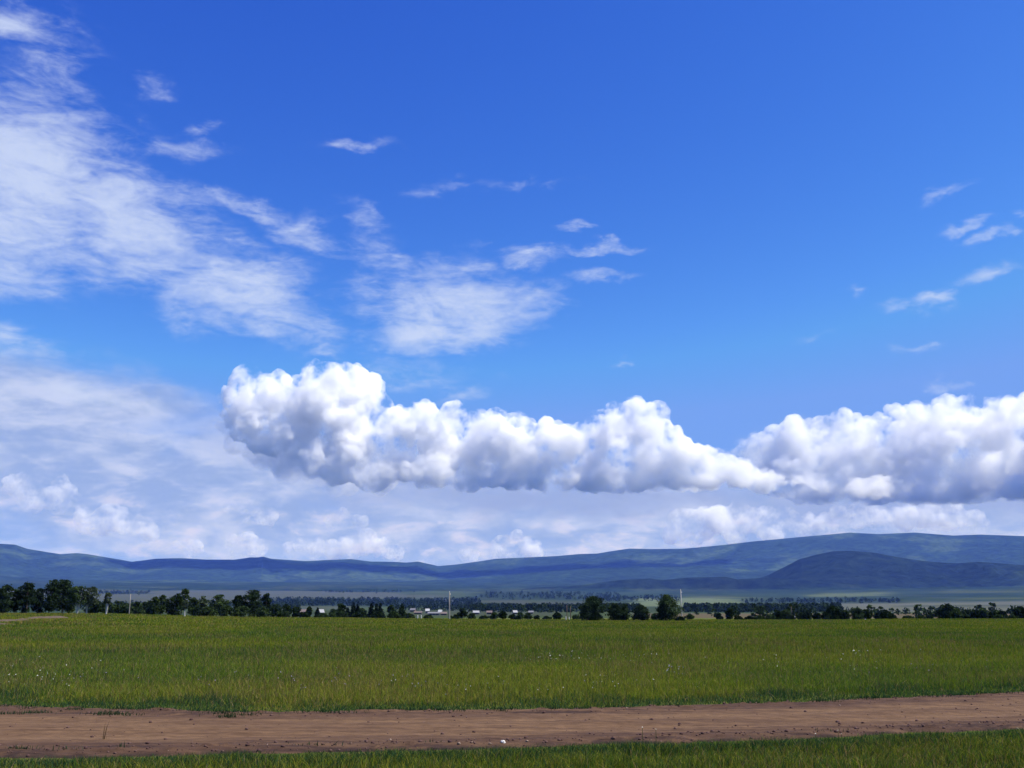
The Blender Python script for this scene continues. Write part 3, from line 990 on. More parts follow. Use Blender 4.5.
tree(192.5, 597.5, 6, 616, 245, 'round', 'olive tree just right of the stubby white birch', group=GM, low=.05, leaf='mid', dens=.9)
tree(202, 595.5, 4.5, 616.1, 247, 'round', 'narrow square topped greyish tree', group=GM, low=.06, leaf='birch', dens=.75)
tree(216, 594.5, 8.5, 616.4, 244, 'round', 'tree with lopsided crown swept to the right', group=GM, low=.05, lean=.10, leaf='mid', dens=1.1)
tree(238, 594.8, 7.5, 616.8, 246, 'round', 'rounded dark tree left of the broad domed tree', group=GM, low=.04, leaf='dark', dens=1.1)
tree(252.5, 590, 10.5, 616.9, 245, 'round', 'broad domed dark tree, biggest of the left middle row', group=GM, low=.04, leaf='dark', dens=1.8)
tree(266, 592.5, 5.5, 617, 247, 'round', 'slender dark tree touching right side of the broad domed tree', group=GM, low=.05, leaf='dark', dens=.9)
tree(226, 605, 8, 616.7, 238, 'bush', 'low olive bush between swept tree and rounded tree', 'bush', GM, leaf='mid')
tree(208, 606, 8, 616.4, 238, 'bush', 'low olive bush under the square topped greyish tree', 'bush', GM, leaf='mid')
tree(243, 606, 9, 616.9, 236, 'bush', 'low olive bush in front of the broad domed tree', 'bush', GM, leaf='mid')
tree(262, 607, 8, 617.1, 237, 'bush', 'low olive bush in front of the slender dark tree', 'bush', GM, leaf='mid')
tree(276, 604.5, 6, 617.3, 240, 'bush', 'dark bush ending the left middle row', 'bush', GM, leaf='dark')
tree(196, 607.5, 6, 616.2, 237, 'bush', 'low bush right of the stubby white birch', 'bush', GM, leaf='dark')
GV = 'trees before the village left of the grey pole'
for px, top, hw, kd, lf, lab in [
    (286, 604.2, 5.5, 'round', 'dark', 'rounded small tree right of the dark row end'), (295.5, 606.8, 4, 'round', 'dark', 'small tree left of the pink roofed houses'),
    (309, 606.5, 3, 'round', 'dark', 'narrow small tree between two pale roofed houses'), (317.3, 608, 2.6, 'fir', 'fir', 'small conifer right in front of white roofed barn'),
    (333, 609, 4, 'round', 'mid', 'low tree right of the white roofed barn'), (341, 603, 5, 'round', 'dark', 'round topped tree left of the two pointed conifers'),
    (347.5, 608, 3, 'fir', 'fir', 'short conifer left of the tall pointed pair'), (353.3, 602.6, 3.2, 'fir', 'fir', 'taller of the two pointed conifers beside the round topped tree'),
    (357.3, 604.6, 2.5, 'fir', 'fir', 'shorter of the two pointed conifers beside the round topped tree'), (362, 608, 5, 'round', 'mid', 'low tree right of the two pointed conifers'),
    (371, 603, 3.4, 'fir', 'fir', 'leftmost conifer of the dark trio before the village'), (376, 604, 3.2, 'fir', 'fir', 'middle conifer of the dark trio before the village'),
    (380.3, 603.4, 3.2, 'fir', 'fir', 'rightmost conifer of the dark trio before the village'), (391, 605, 4.6, 'round', 'dark', 'round dark tree between conifer trio and steep dark tree'),
    (401.5, 604, 5.2, 'fir', 'dark', 'wide steep dark tree left of the village houses')]:
    tree(px, top, hw, 618.2, 262 + (px % 7) * 3, kd, lab, group=GV, low=.05, leaf=lf, dens=.8)
for px, top, hw, lab in [(284, 611, 7, 'low bush below the rounded small tree'), (303, 612, 8, 'low bush in front of the pale roofed houses'), (322, 613.3, 8, 'low bush in front of the white roofed barn'),
                         (340, 611, 8, 'low bush below the round topped tree'), (360, 611.5, 8, 'low bush below the two pointed conifers'), (378, 611, 8, 'low bush below the conifer trio'),
                         (394, 611.5, 8, 'low bush below the round dark tree'), (409, 613.5, 7, 'low bush right of the wide steep dark tree'), (428, 615, 6, 'low bush under the white village house with blue walls')]:
    tree(px, top, hw, 618.6, 250, 'bush', lab, 'bush', GV, leaf='mid' if px % 3 else 'dark')
GS = 'scrub between the grey pole and the central trees'
for px, top, hw, lab in [(462.5, 608.5, 5, 'rounded bushy tree just right of the grey pole'), (455, 615, 5, 'low bush at the foot of grey pole'), (472, 613.5, 5, 'low bush right of the rounded bushy tree'),
                         (484, 615.5, 6, 'dark low bush under the pink roofs'), (494, 612.5, 4, 'small bush between pink roofs'), (503, 611.5, 5, 'dark taller bush right of the pink roofs'),
                         (513, 614.5, 5, 'olive low bush in middle of the scrub'), (520, 612.5, 4, 'upright dark bush in the scrub'), (528, 613, 5, 'wide dark bush in the scrub'),
                         (537, 615.5, 3.4, 'round dark bush standing forward of the scrub'), (547, 616.5, 6, 'flat low bush right of the round dark bush'), (557, 612.5, 5, 'brownish bush left of the slim double poles'),
                         (576, 615, 4, 'small bush between slim double poles and central trees')]:
    tree(px, top, hw, 620.2, 250 + (px % 5) * 8, 'bush', lab, 'bush', GS, leaf='dark' if px % 2 > .4 else 'mid', dens=.8)
GC_ = 'group of dark trees at the centre of meadow edge'
tree(594, 596.3, 13, 621.6, 226, 'round', 'big dark round crowned tree, leftmost of the central group', group=GC_, low=.0, leaf='dark', dens=2.6)
tree(588, 603, 8.5, 621.7, 224, 'bush', 'dark bush swelling from left side of the big central tree', 'bush', GC_, leaf='dark', dens=1.5)
tree(614.5, 603.2, 7.5, 621.6, 227, 'round', 'left of the two joined mid sized central trees', group=GC_, low=.03, leaf='dark', dens=1.5)
tree(623.5, 603.6, 7, 621.6, 229, 'round', 'right of the two joined mid sized central trees', group=GC_, low=.03, leaf='dark', dens=1.4)
tree(641, 605, 9.5, 621.6, 226, 'bush', 'cone shaped dark shrub between the central trees', 'bush', GC_, leaf='dark', dens=1.9)
tree(639.5, 604.8, 3.5, 621.6, 226.5, 'fir', 'pointed small tree rising from the cone shaped shrub', group=GC_, low=.2, leaf='dark', dens=1.)
tree(667, 594.2, 11, 621.8, 225, 'round', 'tall green tree beside the thin white pole', group=GC_, low=.05, leaf='mid', dens=2.2)
tree(664, 604, 9, 621.8, 224, 'bush', 'dark lower shrub in front of the tall green tree', 'bush', GC_, leaf='dark', dens=1.4)
tree(680.5, 616.8, 6.5, 621.8, 223, 'bush', 'low dark bush at the foot of the white pole', 'bush', GC_, leaf='dark', dens=.9)
tree(654.5, 613.5, 3, 621.5, 236, 'bush', 'tiny bush between the cone shrub and the tall tree', 'bush', GC_, leaf='mid', dens=.6)
GR = 'scrub and trees along the right of meadow edge'
RT = [(690, 614, 4, 'bush', 'small bush right of the white pole'), (719, 613, 4, 'bush', 'faint small bush left of the lone upright tree'),
      (729.7, 608.5, 3.6, 'round', 'lone upright narrow tree right of the white pole'), (739, 616.5, 5, 'bush', 'low dark bush right of the lone upright tree'), (749, 616.2, 7, 'bush', 'flat dark bush in the right scrub row'),
      (760, 615.6, 7, 'bush', 'second flat dark bush of the right scrub row'), (770, 614.5, 6, 'bush', 'brownish bush in the right scrub row'), (778, 610.5, 4.5, 'round', 'small tree at left of the scrub tree pair'),
      (786, 609.5, 5, 'round', 'small tree at right of the scrub tree pair'), (791, 616.2, 5, 'bush', 'round dark bush below the scrub tree pair'), (801, 612.5, 4, 'round', 'pale small tree right of the scrub tree pair'),
      (808.5, 610.5, 4.5, 'round', 'small tree left of the dark egg shaped tree'), (817, 612.8, 5, 'round', 'low tree touching left of the egg shaped tree'), (826, 612, 4, 'round', 'narrow low tree hugging the egg shaped tree'),
      (834.3, 606, 5.6, 'round', 'dark egg shaped tree right of the scrub row'), (845, 610.6, 5, 'round', 'greyish tree between egg shaped and domed trees'), (858, 607.8, 5.5, 'round', 'left of the two merged domed dark trees'),
      (866, 609.5, 6, 'round', 'right of the two merged domed dark trees'), (878, 612.8, 3.5, 'round', 'short tree left of the small domed tree'), (885.5, 610, 5.5, 'round', 'small domed dark tree before the pale field'),
      (893, 615, 4, 'bush', 'low bush right of the small domed tree'), (908, 616, 7, 'bush', 'flat faint bush below the pale field'), (920, 616, 6, 'bush', 'second flat faint bush below the pale field'),
      (929.5, 615.5, 4, 'bush', 'dark low bush left of the big right tree'), (941, 609.5, 6, 'round', 'shorter tree joined to left of the big right tree'), (949, 603.7, 6.5, 'round', 'big dark tree with raised top near the right edge'),
      (947, 612, 5, 'bush', 'dark bush at the foot of the big right tree'), (957, 608.5, 4.5, 'round', 'tree joined to right of the big right tree'), (967, 609.5, 5, 'round', 'first small tree of the low right hand row'),
      (976, 610, 5, 'round', 'second small tree of the low right hand row'), (984, 608, 5, 'round', 'tallest small tree of the low right hand row'), (994, 611.5, 5, 'round', 'fourth small tree of the low right hand row'),
      (1003, 611, 5, 'round', 'last small tree of the low right hand row'), (1000, 615, 9, 'bush', 'long flat dark bush below the low right hand row'), (1012, 615, 7, 'bush', 'flat dark bush left of the right edge tree'),
      (1021, 606.5, 5.5, 'round', 'dark tree cut by the right edge of photo')]
for px, top, hw, kd, lab in RT:
    by = np.interp(px, [690, 760, 850, 900, 1024], [621.4, 621.2, 619.6, 619, 619.2])
    if kd == 'bush':
        tree(px, top, hw, by, 252 + px % 9, 'bush', lab, 'bush', GR, leaf='dark' if px % 2 else 'mid', dens=1.)
    else:
        tree(px, top, hw * 1.0, by, 262 + px % 11, kd, lab, group=GR, low=.0, leaf='dark' if px % 3 else 'mid', dens=1.4)

# far woods: belts of trees that read as one mass
def belt(strips, name, label, leafm, seed):
    rng = np.random.default_rng(seed)
    VV, CC = [], []
    for x0, x1, y0, y1, n, h0, h1 in strips:
        for _ in range(int(n * 1.5)):
            px, py = rng.uniform(x0, x1), rng.uniform(y0, y1)
            a, _e = azel(px, 600)
            rr = np.geomspace(340, 6400, 160)
            zz_ = terrain(np.full(160, a), rr)
            yy = 612 - (zz_ - EYE) / rr * 1000
            if not (yy < py).any(): continue
            i = np.argmax(yy < py)
            r = rr[i] * rng.uniform(.97, 1.03)
            z0 = float(terrain(a, r)); hh = rng.uniform(h0, h1) * .85
            k = 26
            t = rng.random(k)
            w = hh * rng.uniform(.36, .56) * np.sqrt(np.clip(1.03 - t, 0, 1)) * (.35 + .65 * np.minimum(1, t * 4))
            an = rng.uniform(0, 6.28, k)
            c = np.stack((math.sin(a) * r + np.cos(an) * w, math.cos(a) * r + np.sin(an) * w, z0 + t * hh), -1)
            u = rng.normal(0, 1, (k, 3)); u /= np.linalg.norm(u, axis=1, keepdims=True)
            v = np.cross(u, rng.normal(0, 1, (k, 3))); v /= np.linalg.norm(v, axis=1, keepdims=True)
            s = hh * .19
            VV.append(np.stack((c - u * s, c - v * s * .7, c + u * s, c + v * s * .7), 1).reshape(-1, 3))
            CC.append(np.full((4 * k, 3), rng.uniform(.6, 1.4)))
    V = np.concatenate(VV); C = np.concatenate(CC)
    me = np_mesh(name, V, [np.arange(len(V)).reshape(-1, 4)], LEAF[leafm], col=C)
    return tag(new_obj(name, me), label, 'woods', kind='stuff')


belt([(260, 480, 600.5, 606.5, 420, 9, 15), (255, 300, 606, 611, 60, 7, 11), (320, 420, 592, 594, 50, 12, 16), (98, 150, 594, 596.5, 40, 12, 16), (395, 520, 606.5, 611, 150, 6, 10),
      (-60, 60, 598, 612, 120, 8, 14), (60, 270, 604, 611, 150, 7, 12)], 'far_woods', 'hazy blue belts of woods around the village beyond the left meadow', 'dark', 1)
belt([(470, 640, 607, 612.5, 260, 7, 12), (480, 620, 594, 600, 150, 12, 16), (600, 680, 598, 602, 70, 12, 16), (685, 840, 608, 612.5, 330, 8, 12), (740, 900, 602, 604, 90, 10, 14), (840, 1060, 611, 614, 22, 4, 7),
      (690, 1060, 614, 617, 60, 3, 6)], 'far_woods', 'hazy blue belts of woods across the valley right of the grey pole', 'dark', 2)

# ------------------------------------------------------------------ poles and posts
POLE = plain('weathered_pole_wood', (.22, .205, .19), .8, .15, .2, 2)
PALEPOLE = plain('pale_concrete', (.33, .32, .31), .8, .2, .12, 2)
IRON = plain('dark_iron', (.06, .06, .06), .6, .4, .2, 8)
GLZ = plain('white_insulator', (.6, .6, .58), .3, .5, .05, 8)


def pole(px, top, base_y, dist, r, mat, label, arm=True, group=None):
    d = ray(px, base_y); k = dist / math.hypot(d[0], d[1])
    x, y = d[0] * k, d[1] * k
    z0 = ground_z(x, y); H = EYE + slope(px, top) * dist - z0
    root = new_obj('utility_pole', None); root.location = (x, y, z0 - .05)
    tag(root, label, 'pole', group)
    bm = bmesh.new()
    tube(bm, [(0, 0, 0), (0, 0, H * .5), (0, 0, H)], [r, r * .85, r * .68], 10)
    bm_obj('shaft', bm, mat, root)
    if arm:
        bm = bmesh.new()
        bmesh.ops.create_cube(bm, size=1)
        for v in bm.verts: v.co = Vector((v.co.x * .09, v.co.y * 1.1 , v.co.z * .1)) + Vector((r * .7 + .05, 0, H - .55))
        bmesh.ops.bevel(bm, geom=bm.edges[:], offset=.01, segments=1, affect='EDGES')
        bm_obj('crossarm', bm, mat, root, False)
        for s_ in (-.48, .48):
            bm = bmesh.new()
            tube(bm, [(r * .7 + .05, s_, H - .5), (r * .7 + .05, s_, H - .4), (r * .7 + .05, s_, H - .34)], [.035, .05, .03], 8)
            bm_obj('insulator', bm, GLZ, root)
        bm = bmesh.new()
        tube(bm, [(0, 0, H), (0, 0, H + .16), (0, 0, H + .2)], [.03, .05, .03], 8)
        bm_obj('insulator', bm, GLZ, root)
    return root


pole(449.2, 592, 619.2, 238, .18, POLE, 'tall grey pole standing alone before the village at meadow edge')
pole(681.8, 590, 620.5, 229, .15, PALEPOLE, 'thin pale pole beside the tall green central tree')
pole(129, 594, 614.6, 262, .12, POLE, 'slender grey pole in the dark belt right of lone birch', False)
pole(567, 605, 619.8, 300, .13, BARK, 'left pole of the slim dark double poles', False, 'slim double poles')
pole(570.6, 606, 619.8, 302, .13, BARK, 'right pole of the slim dark double poles', False, 'slim double poles')
pole(792, 606, 619.5, 320, .11, BARK, 'thin dark pole above the scrub tree pair', False)

WHITE = plain('white_paint', (.40, .39, .37), .7, .2, .08, 3)


def post(px, base_y, dist, h, w, label, group):
    d = ray(px, base_y); k = dist / math.hypot(d[0], d[1])
    x, y = d[0] * k, d[1] * k
    bm = bmesh.new()
    tube(bm, [(0, 0, 0), (0, 0, h * .9), (0, 0, h * .96), (0, 0, h)], [w / 2, w / 2, w * .42, w * .2], 10)
    o = bm_obj('marker_post', bm, WHITE)
    o.location = (x, y, ground_z(x, y) - .05)
    return tag(o, label, 'post', group)


GP = 'short white posts at the far meadow edge'
post(417.6, 619, 240, .95, .26, 'left of two short white posts at the meadow edge left of grey pole', GP)
post(421.2, 619, 241, .9, .24, 'right of two short white posts at the meadow edge left of grey pole', GP)
post(566, 620.2, 246, .9, .24, 'short white post at the foot of slim double poles', GP)
post(569.2, 620.4, 247, .8, .22, 'shorter white post right of the post under slim double poles', GP)
post(795, 618.6, 262, 1.0, .2, 'white post at the right end of scrub row', GP)
post(865.2, 619.4, 240, .35, .25, 'short white marker stub below the merged domed trees', GP)


# ------------------------------------------------------------------ village houses
def house_paint(c): return plain('house_paint', c, .8, .2, .12, 1.5)


HM = {'white': house_paint((.35, .35, .35)), 'blue': house_paint((.06, .085, .20)), 'wood': house_paint((.14, .10, .075)), 'pink': house_paint((.13, .10, .09)), 'grey': house_paint((.14, .14, .15)), 'dark': house_paint((.05, .05, .06)), 'tin': plain('tin_roof', (.27, .27, .27), .45, .5, .1, 1)}


def house(px, base_y, dist, w, d_, hw, hr, yaw, wall, roof, label, group='village houses beyond the meadow'):
    d = ray(px, base_y); k = dist / math.hypot(d[0], d[1])
    x, y = d[0] * k, d[1] * k
    root = new_obj('village_house', None)
    root.location = (x, y, min(EYE + slope(px, base_y) * dist, ground_z(x, y) + 2.))
    root.location.z = ground_z(x, y) - .2
    root.rotation_euler = (0, 0, rad(yaw))
    tag(root, label, 'house', group)
    bm = bmesh.new()                              # walls with gable ends
    pts = [(-w / 2, -d_ / 2, 0), (w / 2, -d_ / 2, 0), (w / 2, d_ / 2, 0), (-w / 2, d_ / 2, 0)]
    lo = [bm.verts.new(p) for p in pts]; hi = [bm.verts.new((p[0], p[1], hw)) for p in pts]
    ga = bm.verts.new((-w / 2, 0, hw + hr)); gb = bm.verts.new((w / 2, 0, hw + hr))
    for i in (0, 2): bm.faces.new((lo[i], lo[(i + 1) % 4], hi[(i + 1) % 4], hi[i]))
    bm.faces.new((lo[1], lo[2], hi[2], gb, hi[1])); bm.faces.new((lo[3], lo[0], hi[0], ga, hi[3]))
    bm_obj('wall', bm, HM[wall], root, False)
    bm = bmesh.new()                              # roof with overhang and thickness
    e, t = .45, .14
    pr = [(-d_ / 2 - e, hw - e * hr / (d_ / 2)), (0, hw + hr), (d_ / 2 + e, hw - e * hr / (d_ / 2))]
    for lift in (.02,):
        A_ = [[bm.verts.new((sx * (w / 2 + e), q[0], q[1] + lift + u)) for q in pr] for sx in (-1, 1) for u in (0, t)]
        a0, a1, b0_, b1 = A_
        for i in (0, 1):
            bm.faces.new((a1[i], a1[i + 1], b1[i + 1], b1[i])); bm.faces.new((a0[i + 1], a0[i], b0_[i], b0_[i + 1]))
            bm.faces.new((a0[i], a0[i + 1], a1[i + 1], a1[i])); bm.faces.new((b0_[i + 1], b0_[i], b1[i], b1[i + 1]))
        for i in (0, 2): bm.faces.new((a0[i], a1[i], b1[i], b0_[i]))
    rf = bm_obj('roof', bm, HM[roof], root, False)
    bm = bmesh.new()
    bmesh.ops.create_cube(bm, size=1)
    for v in bm.verts: v.co = Vector((v.co.x * .6 + w * .2, v.co.y * .6 + .4, v.co.z * 1.3 + hw + hr * .95))
    bm_obj('chimney', bm, HM['pink'], rf, False)
    for wx in (-w * .28, 0, w * .28):
        bm = bmesh.new()
        bmesh.ops.create_cube(bm, size=1)
        for v in bm.verts: v.co = Vector((v.co.x * .9 + wx, v.co.y * .1 - d_ / 2, v.co.z * 1.1 + hw * .55))
        bm_obj('window', bm, HM['dark'], root, False)
    return root


house(320.5, 614, 700, 3.4, 4.2, 2.0, 1.7, 24, 'grey', 'tin', 'barn with shining white tin roof left of the pointed conifers')
house(303, 613, 760, 5., 5, 2.2, 1.6, 5, 'wood', 'pink', 'wooden house with pinkish roof left of the white roofed barn')
house(307.5, 612.5, 840, 4.5, 4.5, 2.2, 1.8, 20, 'wood', 'pink', 'second pinkish roofed house just left of the white roofed barn')
house(427.5, 612, 1050, 3.6, 4.4, 2.4, 2.0, 3, 'blue', 'white', 'blue walled house with bright white roof left of the grey pole')
house(440.2, 613, 1000, 3.0, 3.8, 1.8, 1.6, -4, 'blue', 'white', 'smaller blue walled house with white roof nearest the grey pole')
house(418, 613.5, 900, 6.5, 4, 1.4, .9, 3, 'pink', 'pink', 'long low pinkish house left of the white roofed blue house')
house(413, 611.5, 1250, 6, 5, 2.4, 2., -12, 'wood', 'grey', 'grey roofed wooden house behind the long low pinkish house')
house(434, 616, 640, 7., 4, 1.3, .7, 2, 'grey', 'grey', 'low grey shed in front of the two white roofed houses')
house(443.6, 615.3, 660, 3.4, 3.4, 1.2, .8, 10, 'pink', 'pink', 'tiny pinkish shed beside the foot of grey pole')
house(476, 613.6, 850, 4.6, 4.5, 1.7, 1.4, 6, 'pink', 'tin', 'pale roofed house right of the rounded bushy tree')
house(489.5, 613.8, 870, 4.2, 4.2, 1.7, 1.3, -6, 'wood', 'pink', 'pink roofed house in the middle of the scrub gap')
house(515, 614, 900, 3.2, 3.6, 1.7, 1.5, 12, 'pink', 'tin', 'small pale house showing over the centre scrub')
house(531, 614, 930, 4., 4., 1.6, 1.2, -3, 'grey', 'grey', 'grey house right of the small pale house over the scrub')

# ------------------------------------------------------------------ cumulus clouds
def vapour(name, dens, rag=0., cut=(.42, .66)):
    m, N, out = material(name)
    pv = N.n('ShaderNodeVolumeScatter')
    pv.inputs['Color'].default_value = (.992, .992, .994, 1)
    pv.inputs['Density'].default_value = dens
    pv.inputs['Anisotropy'].default_value = 0.
    if rag:
        n = N.noise(N.pos(), 1. / rag, 7., .68)
        N.put(pv.inputs['Density'], N.ss(n, cut[0], cut[1], 0., dens))
    N.t.links.new(pv.outputs[0], out.inputs['Volume'])
    return m


cm = vapour('cloud_vapour', .013, 400., (.42, .62))
cthin = vapour('thin_cloud_vapour', .0095, 520., (.40, .64))
cfar = vapour('far_cloud_vapour', .0045, 800., (.45, .68))


_ico = {}


def ico(sub):
    if sub not in _ico:
        bm = bmesh.new(); bmesh.ops.create_icosphere(bm, subdivisions=sub, radius=1)
        V = np.array([v.co[:] for v in bm.verts]); F = np.array([[v.index for v in f.verts] for f in bm.faces]); bm.free()
        _ico[sub] = (V, F)
    return _ico[sub]


def vtex(name, scale):
    t = bpy.data.textures.new(name, 'VORONOI')
    t.distance_metric = 'DISTANCE_SQUARED'; t.noise_scale = scale; t.noise_intensity = 1.
    return t


tex_a, tex_b, tex_c = vtex('billow_large', 330), vtex('billow_middle', 150), vtex('billow_small', 70)
tex_e = vtex('billow_fine', 34)
tex_d = bpy.data.textures.new('ragged', 'CLOUDS'); tex_d.noise_scale = 500; tex_d.noise_depth = 4


def cloud(label, blobs, D, base_y, voxel=12., depth=1., kids=(15, 8), seed=1, disp=1., flat=.10, group='cumulus clouds over the hills', vapour=None, slabs=()):
    """blobs: (px, py, r) as sighted at distance D metres; base_y: row of the flat underside; every blob is a ball of real size"""
    rng = np.random.default_rng(seed)
    k = D / 1000.
    balls = []
    for px, py, r in blobs:
        R_ = r * k * .84
        c = np.array(at(px, py, D + rng.uniform(-.35, .9) * depth * R_))
        balls.append((c, R_, 3))
        for _ in range(kids[0]):
            d = rng.normal(0, 1, 3); d[2] = abs(d[2]) * 1.0 - .25; d /= np.linalg.norm(d)
            r1 = R_ * rng.uniform(.26, .5); c1 = c + d * R_ * rng.uniform(.72, .98)
            balls.append((c1, r1, 2))
            for _ in range(kids[1]):
                d2 = rng.normal(0, 1, 3) + d * .9; d2[2] += .15; d2 /= np.linalg.norm(d2)
                r2 = r1 * rng.uniform(.28, .5)
                balls.append((c1 + d2 * r1 * rng.uniform(.75, 1.), r2, 1))
    VV, FF, b = [], [], 0
    for c, r, s in balls:
        V, F = ico(s)
        VV.append(V * r + c); FF.append(F + b); b += len(V)
    for px, py, rx, ry, ryd in slabs:                  # the flat underside
        V, F = ico(4)
        VV.append(V * np.array((rx * k, ryd * k, ry * k)) + np.array(at(px, py, D))); FF.append(F + b); b += len(V)
    V = np.concatenate(VV)
    ctr = np.array(at(np.mean([q[0] for q in blobs]), base_y, D))
    V[:, 2] = np.where(V[:, 2] < ctr[2], ctr[2] - (ctr[2] - V[:, 2]) * flat, V[:, 2])
    o = new_obj('cumulus_cloud', np_mesh('cumulus_cloud', V - ctr, [np.concatenate(FF)], vapour or cm))
    o.location = ctr
    md = o.modifiers.new('skin', 'REMESH'); md.mode = 'VOXEL'; md.voxel_size = voxel
    for tx, st_ in ((tex_d, 160 * disp), (tex_a, -130 * disp), (tex_b, -75 * disp), (tex_c, -36 * disp), (tex_e, -18 * disp)):
        md = o.modifiers.new('billow', 'DISPLACE'); md.texture = tx; md.texture_coords = 'GLOBAL'; md.strength = st_; md.mid_level = .5
    md = o.modifiers.new('weld', 'REMESH'); md.mode = 'VOXEL'; md.voxel_size = voxel * .8
    tag(o, label, 'cloud', group)
    return o


D1 = 13500.
cloud('tallest towering white cumulus head at left end of the bank', [(318, 402, 30), (345, 398, 30), (285, 405, 26), (258, 400, 22), (326, 385, 18), (365, 408, 20), (300, 425, 30), (345, 428, 28), (262, 425, 22), (240, 400, 17), (248, 386, 14), (246, 420, 20), (275, 388, 14), (290, 440, 20), (262, 436, 16), (355, 388, 14)], D1, 452, seed=3, depth=1.2, slabs=[(305, 440, 44, 10, 14)])
cloud('long white cumulus bank with lumpy crest at the centre of sky', [
    (402, 428, 20), (420, 424, 17), (384, 440, 20), (440, 440, 24), (455, 420, 13), (475, 425, 15), (500, 430, 15), (520, 430, 14), (545, 440, 18), (480, 450, 26), (520, 452, 26), (560, 452, 24), (580, 436, 13), (600, 432, 18), (618, 420, 14),
    (637, 414, 13), (655, 412, 11), (645, 430, 20), (620, 448, 26), (660, 445, 22), (680, 460, 20), (700, 466, 16), (720, 475, 16), (745, 478, 15), (770, 484, 13), (795, 486, 13), (815, 488, 10), (690, 478, 20), (650, 470, 24), (600, 470, 22), (350, 462, 16), (400, 465, 18), (440, 466, 18), (320, 455, 14), (735, 484, 14), (385, 455, 20), (372, 470, 18), (345, 450, 20), (335, 472, 14), (310, 462, 12), (420, 478, 14), (470, 476, 16), (540, 474, 18), (580, 478, 16)],
      D1 - 300, 486, seed=5, slabs=[(400, 474, 70, 9, 14), (520, 475, 90, 10, 15), (640, 479, 90, 10, 15), (740, 486, 70, 7, 10)])
cloud('broad greyish white cumulus mass at the right edge of sky', [
    (800, 440, 18), (820, 432, 15), (845, 428, 15), (870, 430, 17), (895, 425, 16), (920, 420, 15), (945, 418, 16), (970, 414, 15), (995, 416, 16), (1018, 416, 16), (1045, 412, 20), (1075, 420, 30), (1110, 430, 34), (850, 452, 26), (900, 450, 30), (950, 450, 32), (1000, 448, 34),
    (1050, 455, 40), (820, 460, 22), (780, 462, 16), (880, 474, 22), (930, 476, 24), (980, 478, 24), (1030, 480, 24), (840, 478, 18), (765, 466, 10), (1080, 478, 26), (742, 456, 13), (758, 450, 14), (722, 462, 12), (775, 446, 13), (740, 472, 14), (790, 474, 16)],
      D1 + 2600, 500, seed=8, depth=1.3, voxel=15, vapour=cthin, slabs=[(860, 488, 90, 11, 20), (970, 488, 110, 13, 20), (1070, 488, 80, 13, 20)])
cgrey = vapour('grey_cloud_vapour', .0042, 560., (.38, .66))
cloud('soft grey cloud fraying out below the tallest cumulus head', [(238, 440, 14), (262, 450, 17), (290, 460, 18), (318, 468, 18), (348, 476, 16), (380, 482, 14), (225, 425, 10), (290, 474, 10), (335, 484, 10)],
      D1 + 350, 496, seed=77, depth=.8, voxel=24, vapour=cgrey, kids=(10, 5))
D3 = 27000.
GF = 'small far cumulus clouds low over the hills'
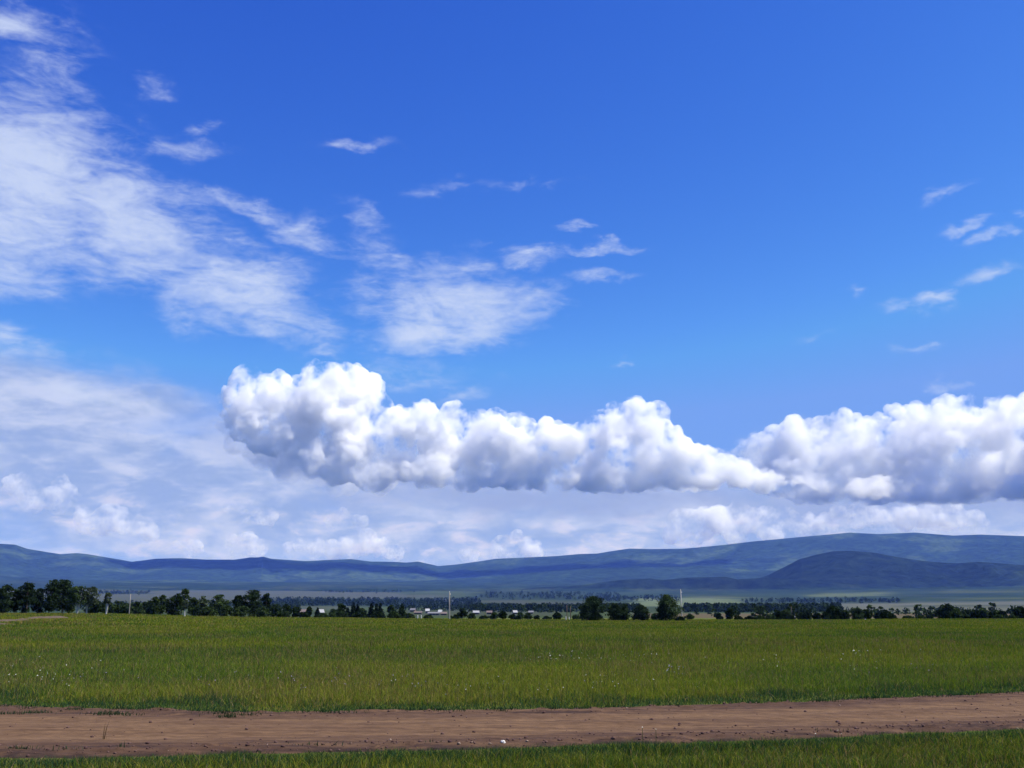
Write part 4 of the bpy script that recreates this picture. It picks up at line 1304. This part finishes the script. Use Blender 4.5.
for i, (lab, bl, by, ds) in enumerate([
    ('small bright cumulus low at the left edge of sky', [(22, 490, 9), (38, 492, 12), (55, 495, 12), (30, 500, 10), (62, 502, 8), (12, 487, 7)], 514, 27000),
    ('faint ragged cumulus right of the small bright left cumulus', [(85, 520, 9), (105, 518, 10), (122, 520, 10), (140, 527, 9), (150, 532, 6), (98, 526, 9)], 537, 29000),
    ('little white cumulus puff over the left hills', [(238, 512, 8), (250, 508, 9), (262, 514, 8), (272, 518, 6)], 521, 26000),
    ('little cumulus puff right of the white puff over left hills', [(330, 524, 7), (345, 521, 9), (358, 524, 7)], 531, 27000),
    ('pinkish cumulus resting on the ridge left of centre', [(350, 548, 10), (366, 544, 11), (382, 547, 10), (395, 553, 8), (335, 553, 7)], 560, 33000),
    ('faint cumulus just above ridge left of the pinkish one', [(292, 549, 8), (304, 547, 9), (316, 551, 8)], 559, 34000),
    ('faint cumulus above ridge near the left small peak', [(235, 547, 8), (247, 543, 8), (258, 550, 8), (180, 551, 7), (192, 549, 7)], 558, 34000),
    ('faint pinkish cumulus on the ridge at centre', [(500, 550, 9), (516, 547, 10), (534, 550, 9), (470, 556, 7)], 560, 34000),
    ('pinkish cumulus heap over the ridge right of centre', [(685, 522, 10), (700, 518, 10), (720, 520, 13), (742, 518, 13), (765, 522, 13), (785, 520, 12), (805, 526, 10), (700, 532, 10), (735, 534, 12), (770, 534, 11), (675, 535, 8)], 545, 30000),
    ('pinkish cumulus heap low at right over the highest ridge', [(840, 519, 8), (860, 516, 10), (880, 518, 10), (905, 517, 12), (928, 515, 12), (950, 518, 12), (972, 522, 9), (985, 526, 6), (825, 524, 7)], 531, 30000)]):
    cloud(lab, bl, ds, by, voxel=45., kids=(11, 6), seed=30 + i, disp=2., group=GF, vapour=cfar)

# ------------------------------------------------------------------ haze
hb = (-26000, -2000, -60, 26000, 24500, 1330)
hm, N, out = material('haze')
pv = N.n('ShaderNodeVolumePrincipled')
pv.inputs['Color'].default_value = (.14, .28, 1.0, 1)
pv.inputs['Absorption Color'].default_value = (1, 1, 1, 1)
pv.inputs['Density'].default_value = .41 / 14000
N.t.links.new(pv.outputs[0], out.inputs['Volume'])
V = np.array([(x, y, z) for z in (hb[2], hb[5]) for y in (hb[1], hb[4]) for x in (hb[0], hb[3])], float)
F = np.array([(0, 2, 3, 1), (4, 5, 7, 6), (0, 1, 5, 4), (2, 6, 7, 3), (0, 4, 6, 2), (1, 3, 7, 5)])
o = new_obj('haze', np_mesh('haze', V, [F], hm))
tag(o, 'thin blue haze filling the valley before the hills', 'haze', kind='stuff')

# ------------------------------------------------------------------ render settings
S.view_settings.view_transform = 'Standard'
S.view_settings.look = 'None'
S.view_settings.exposure = .6
S.view_settings.gamma = 1
S.render.engine = 'CYCLES'
C_ = S.cycles
C_.max_bounces = 32
C_.diffuse_bounces = 3
C_.glossy_bounces = 1
C_.transmission_bounces = 2
C_.volume_bounces = 10
C_.transparent_max_bounces = 8
C_.use_denoising = True
try:
    C_.denoiser = 'OPENIMAGEDENOISE'
    C_.denoising_input_passes = 'RGB_ALBEDO_NORMAL'
except Exception:
    pass
C_.sample_clamp_indirect = 8
C_.volume_step_rate = .15
C_.volume_max_steps = 256
C_.use_adaptive_sampling = True
C_.adaptive_threshold = .01
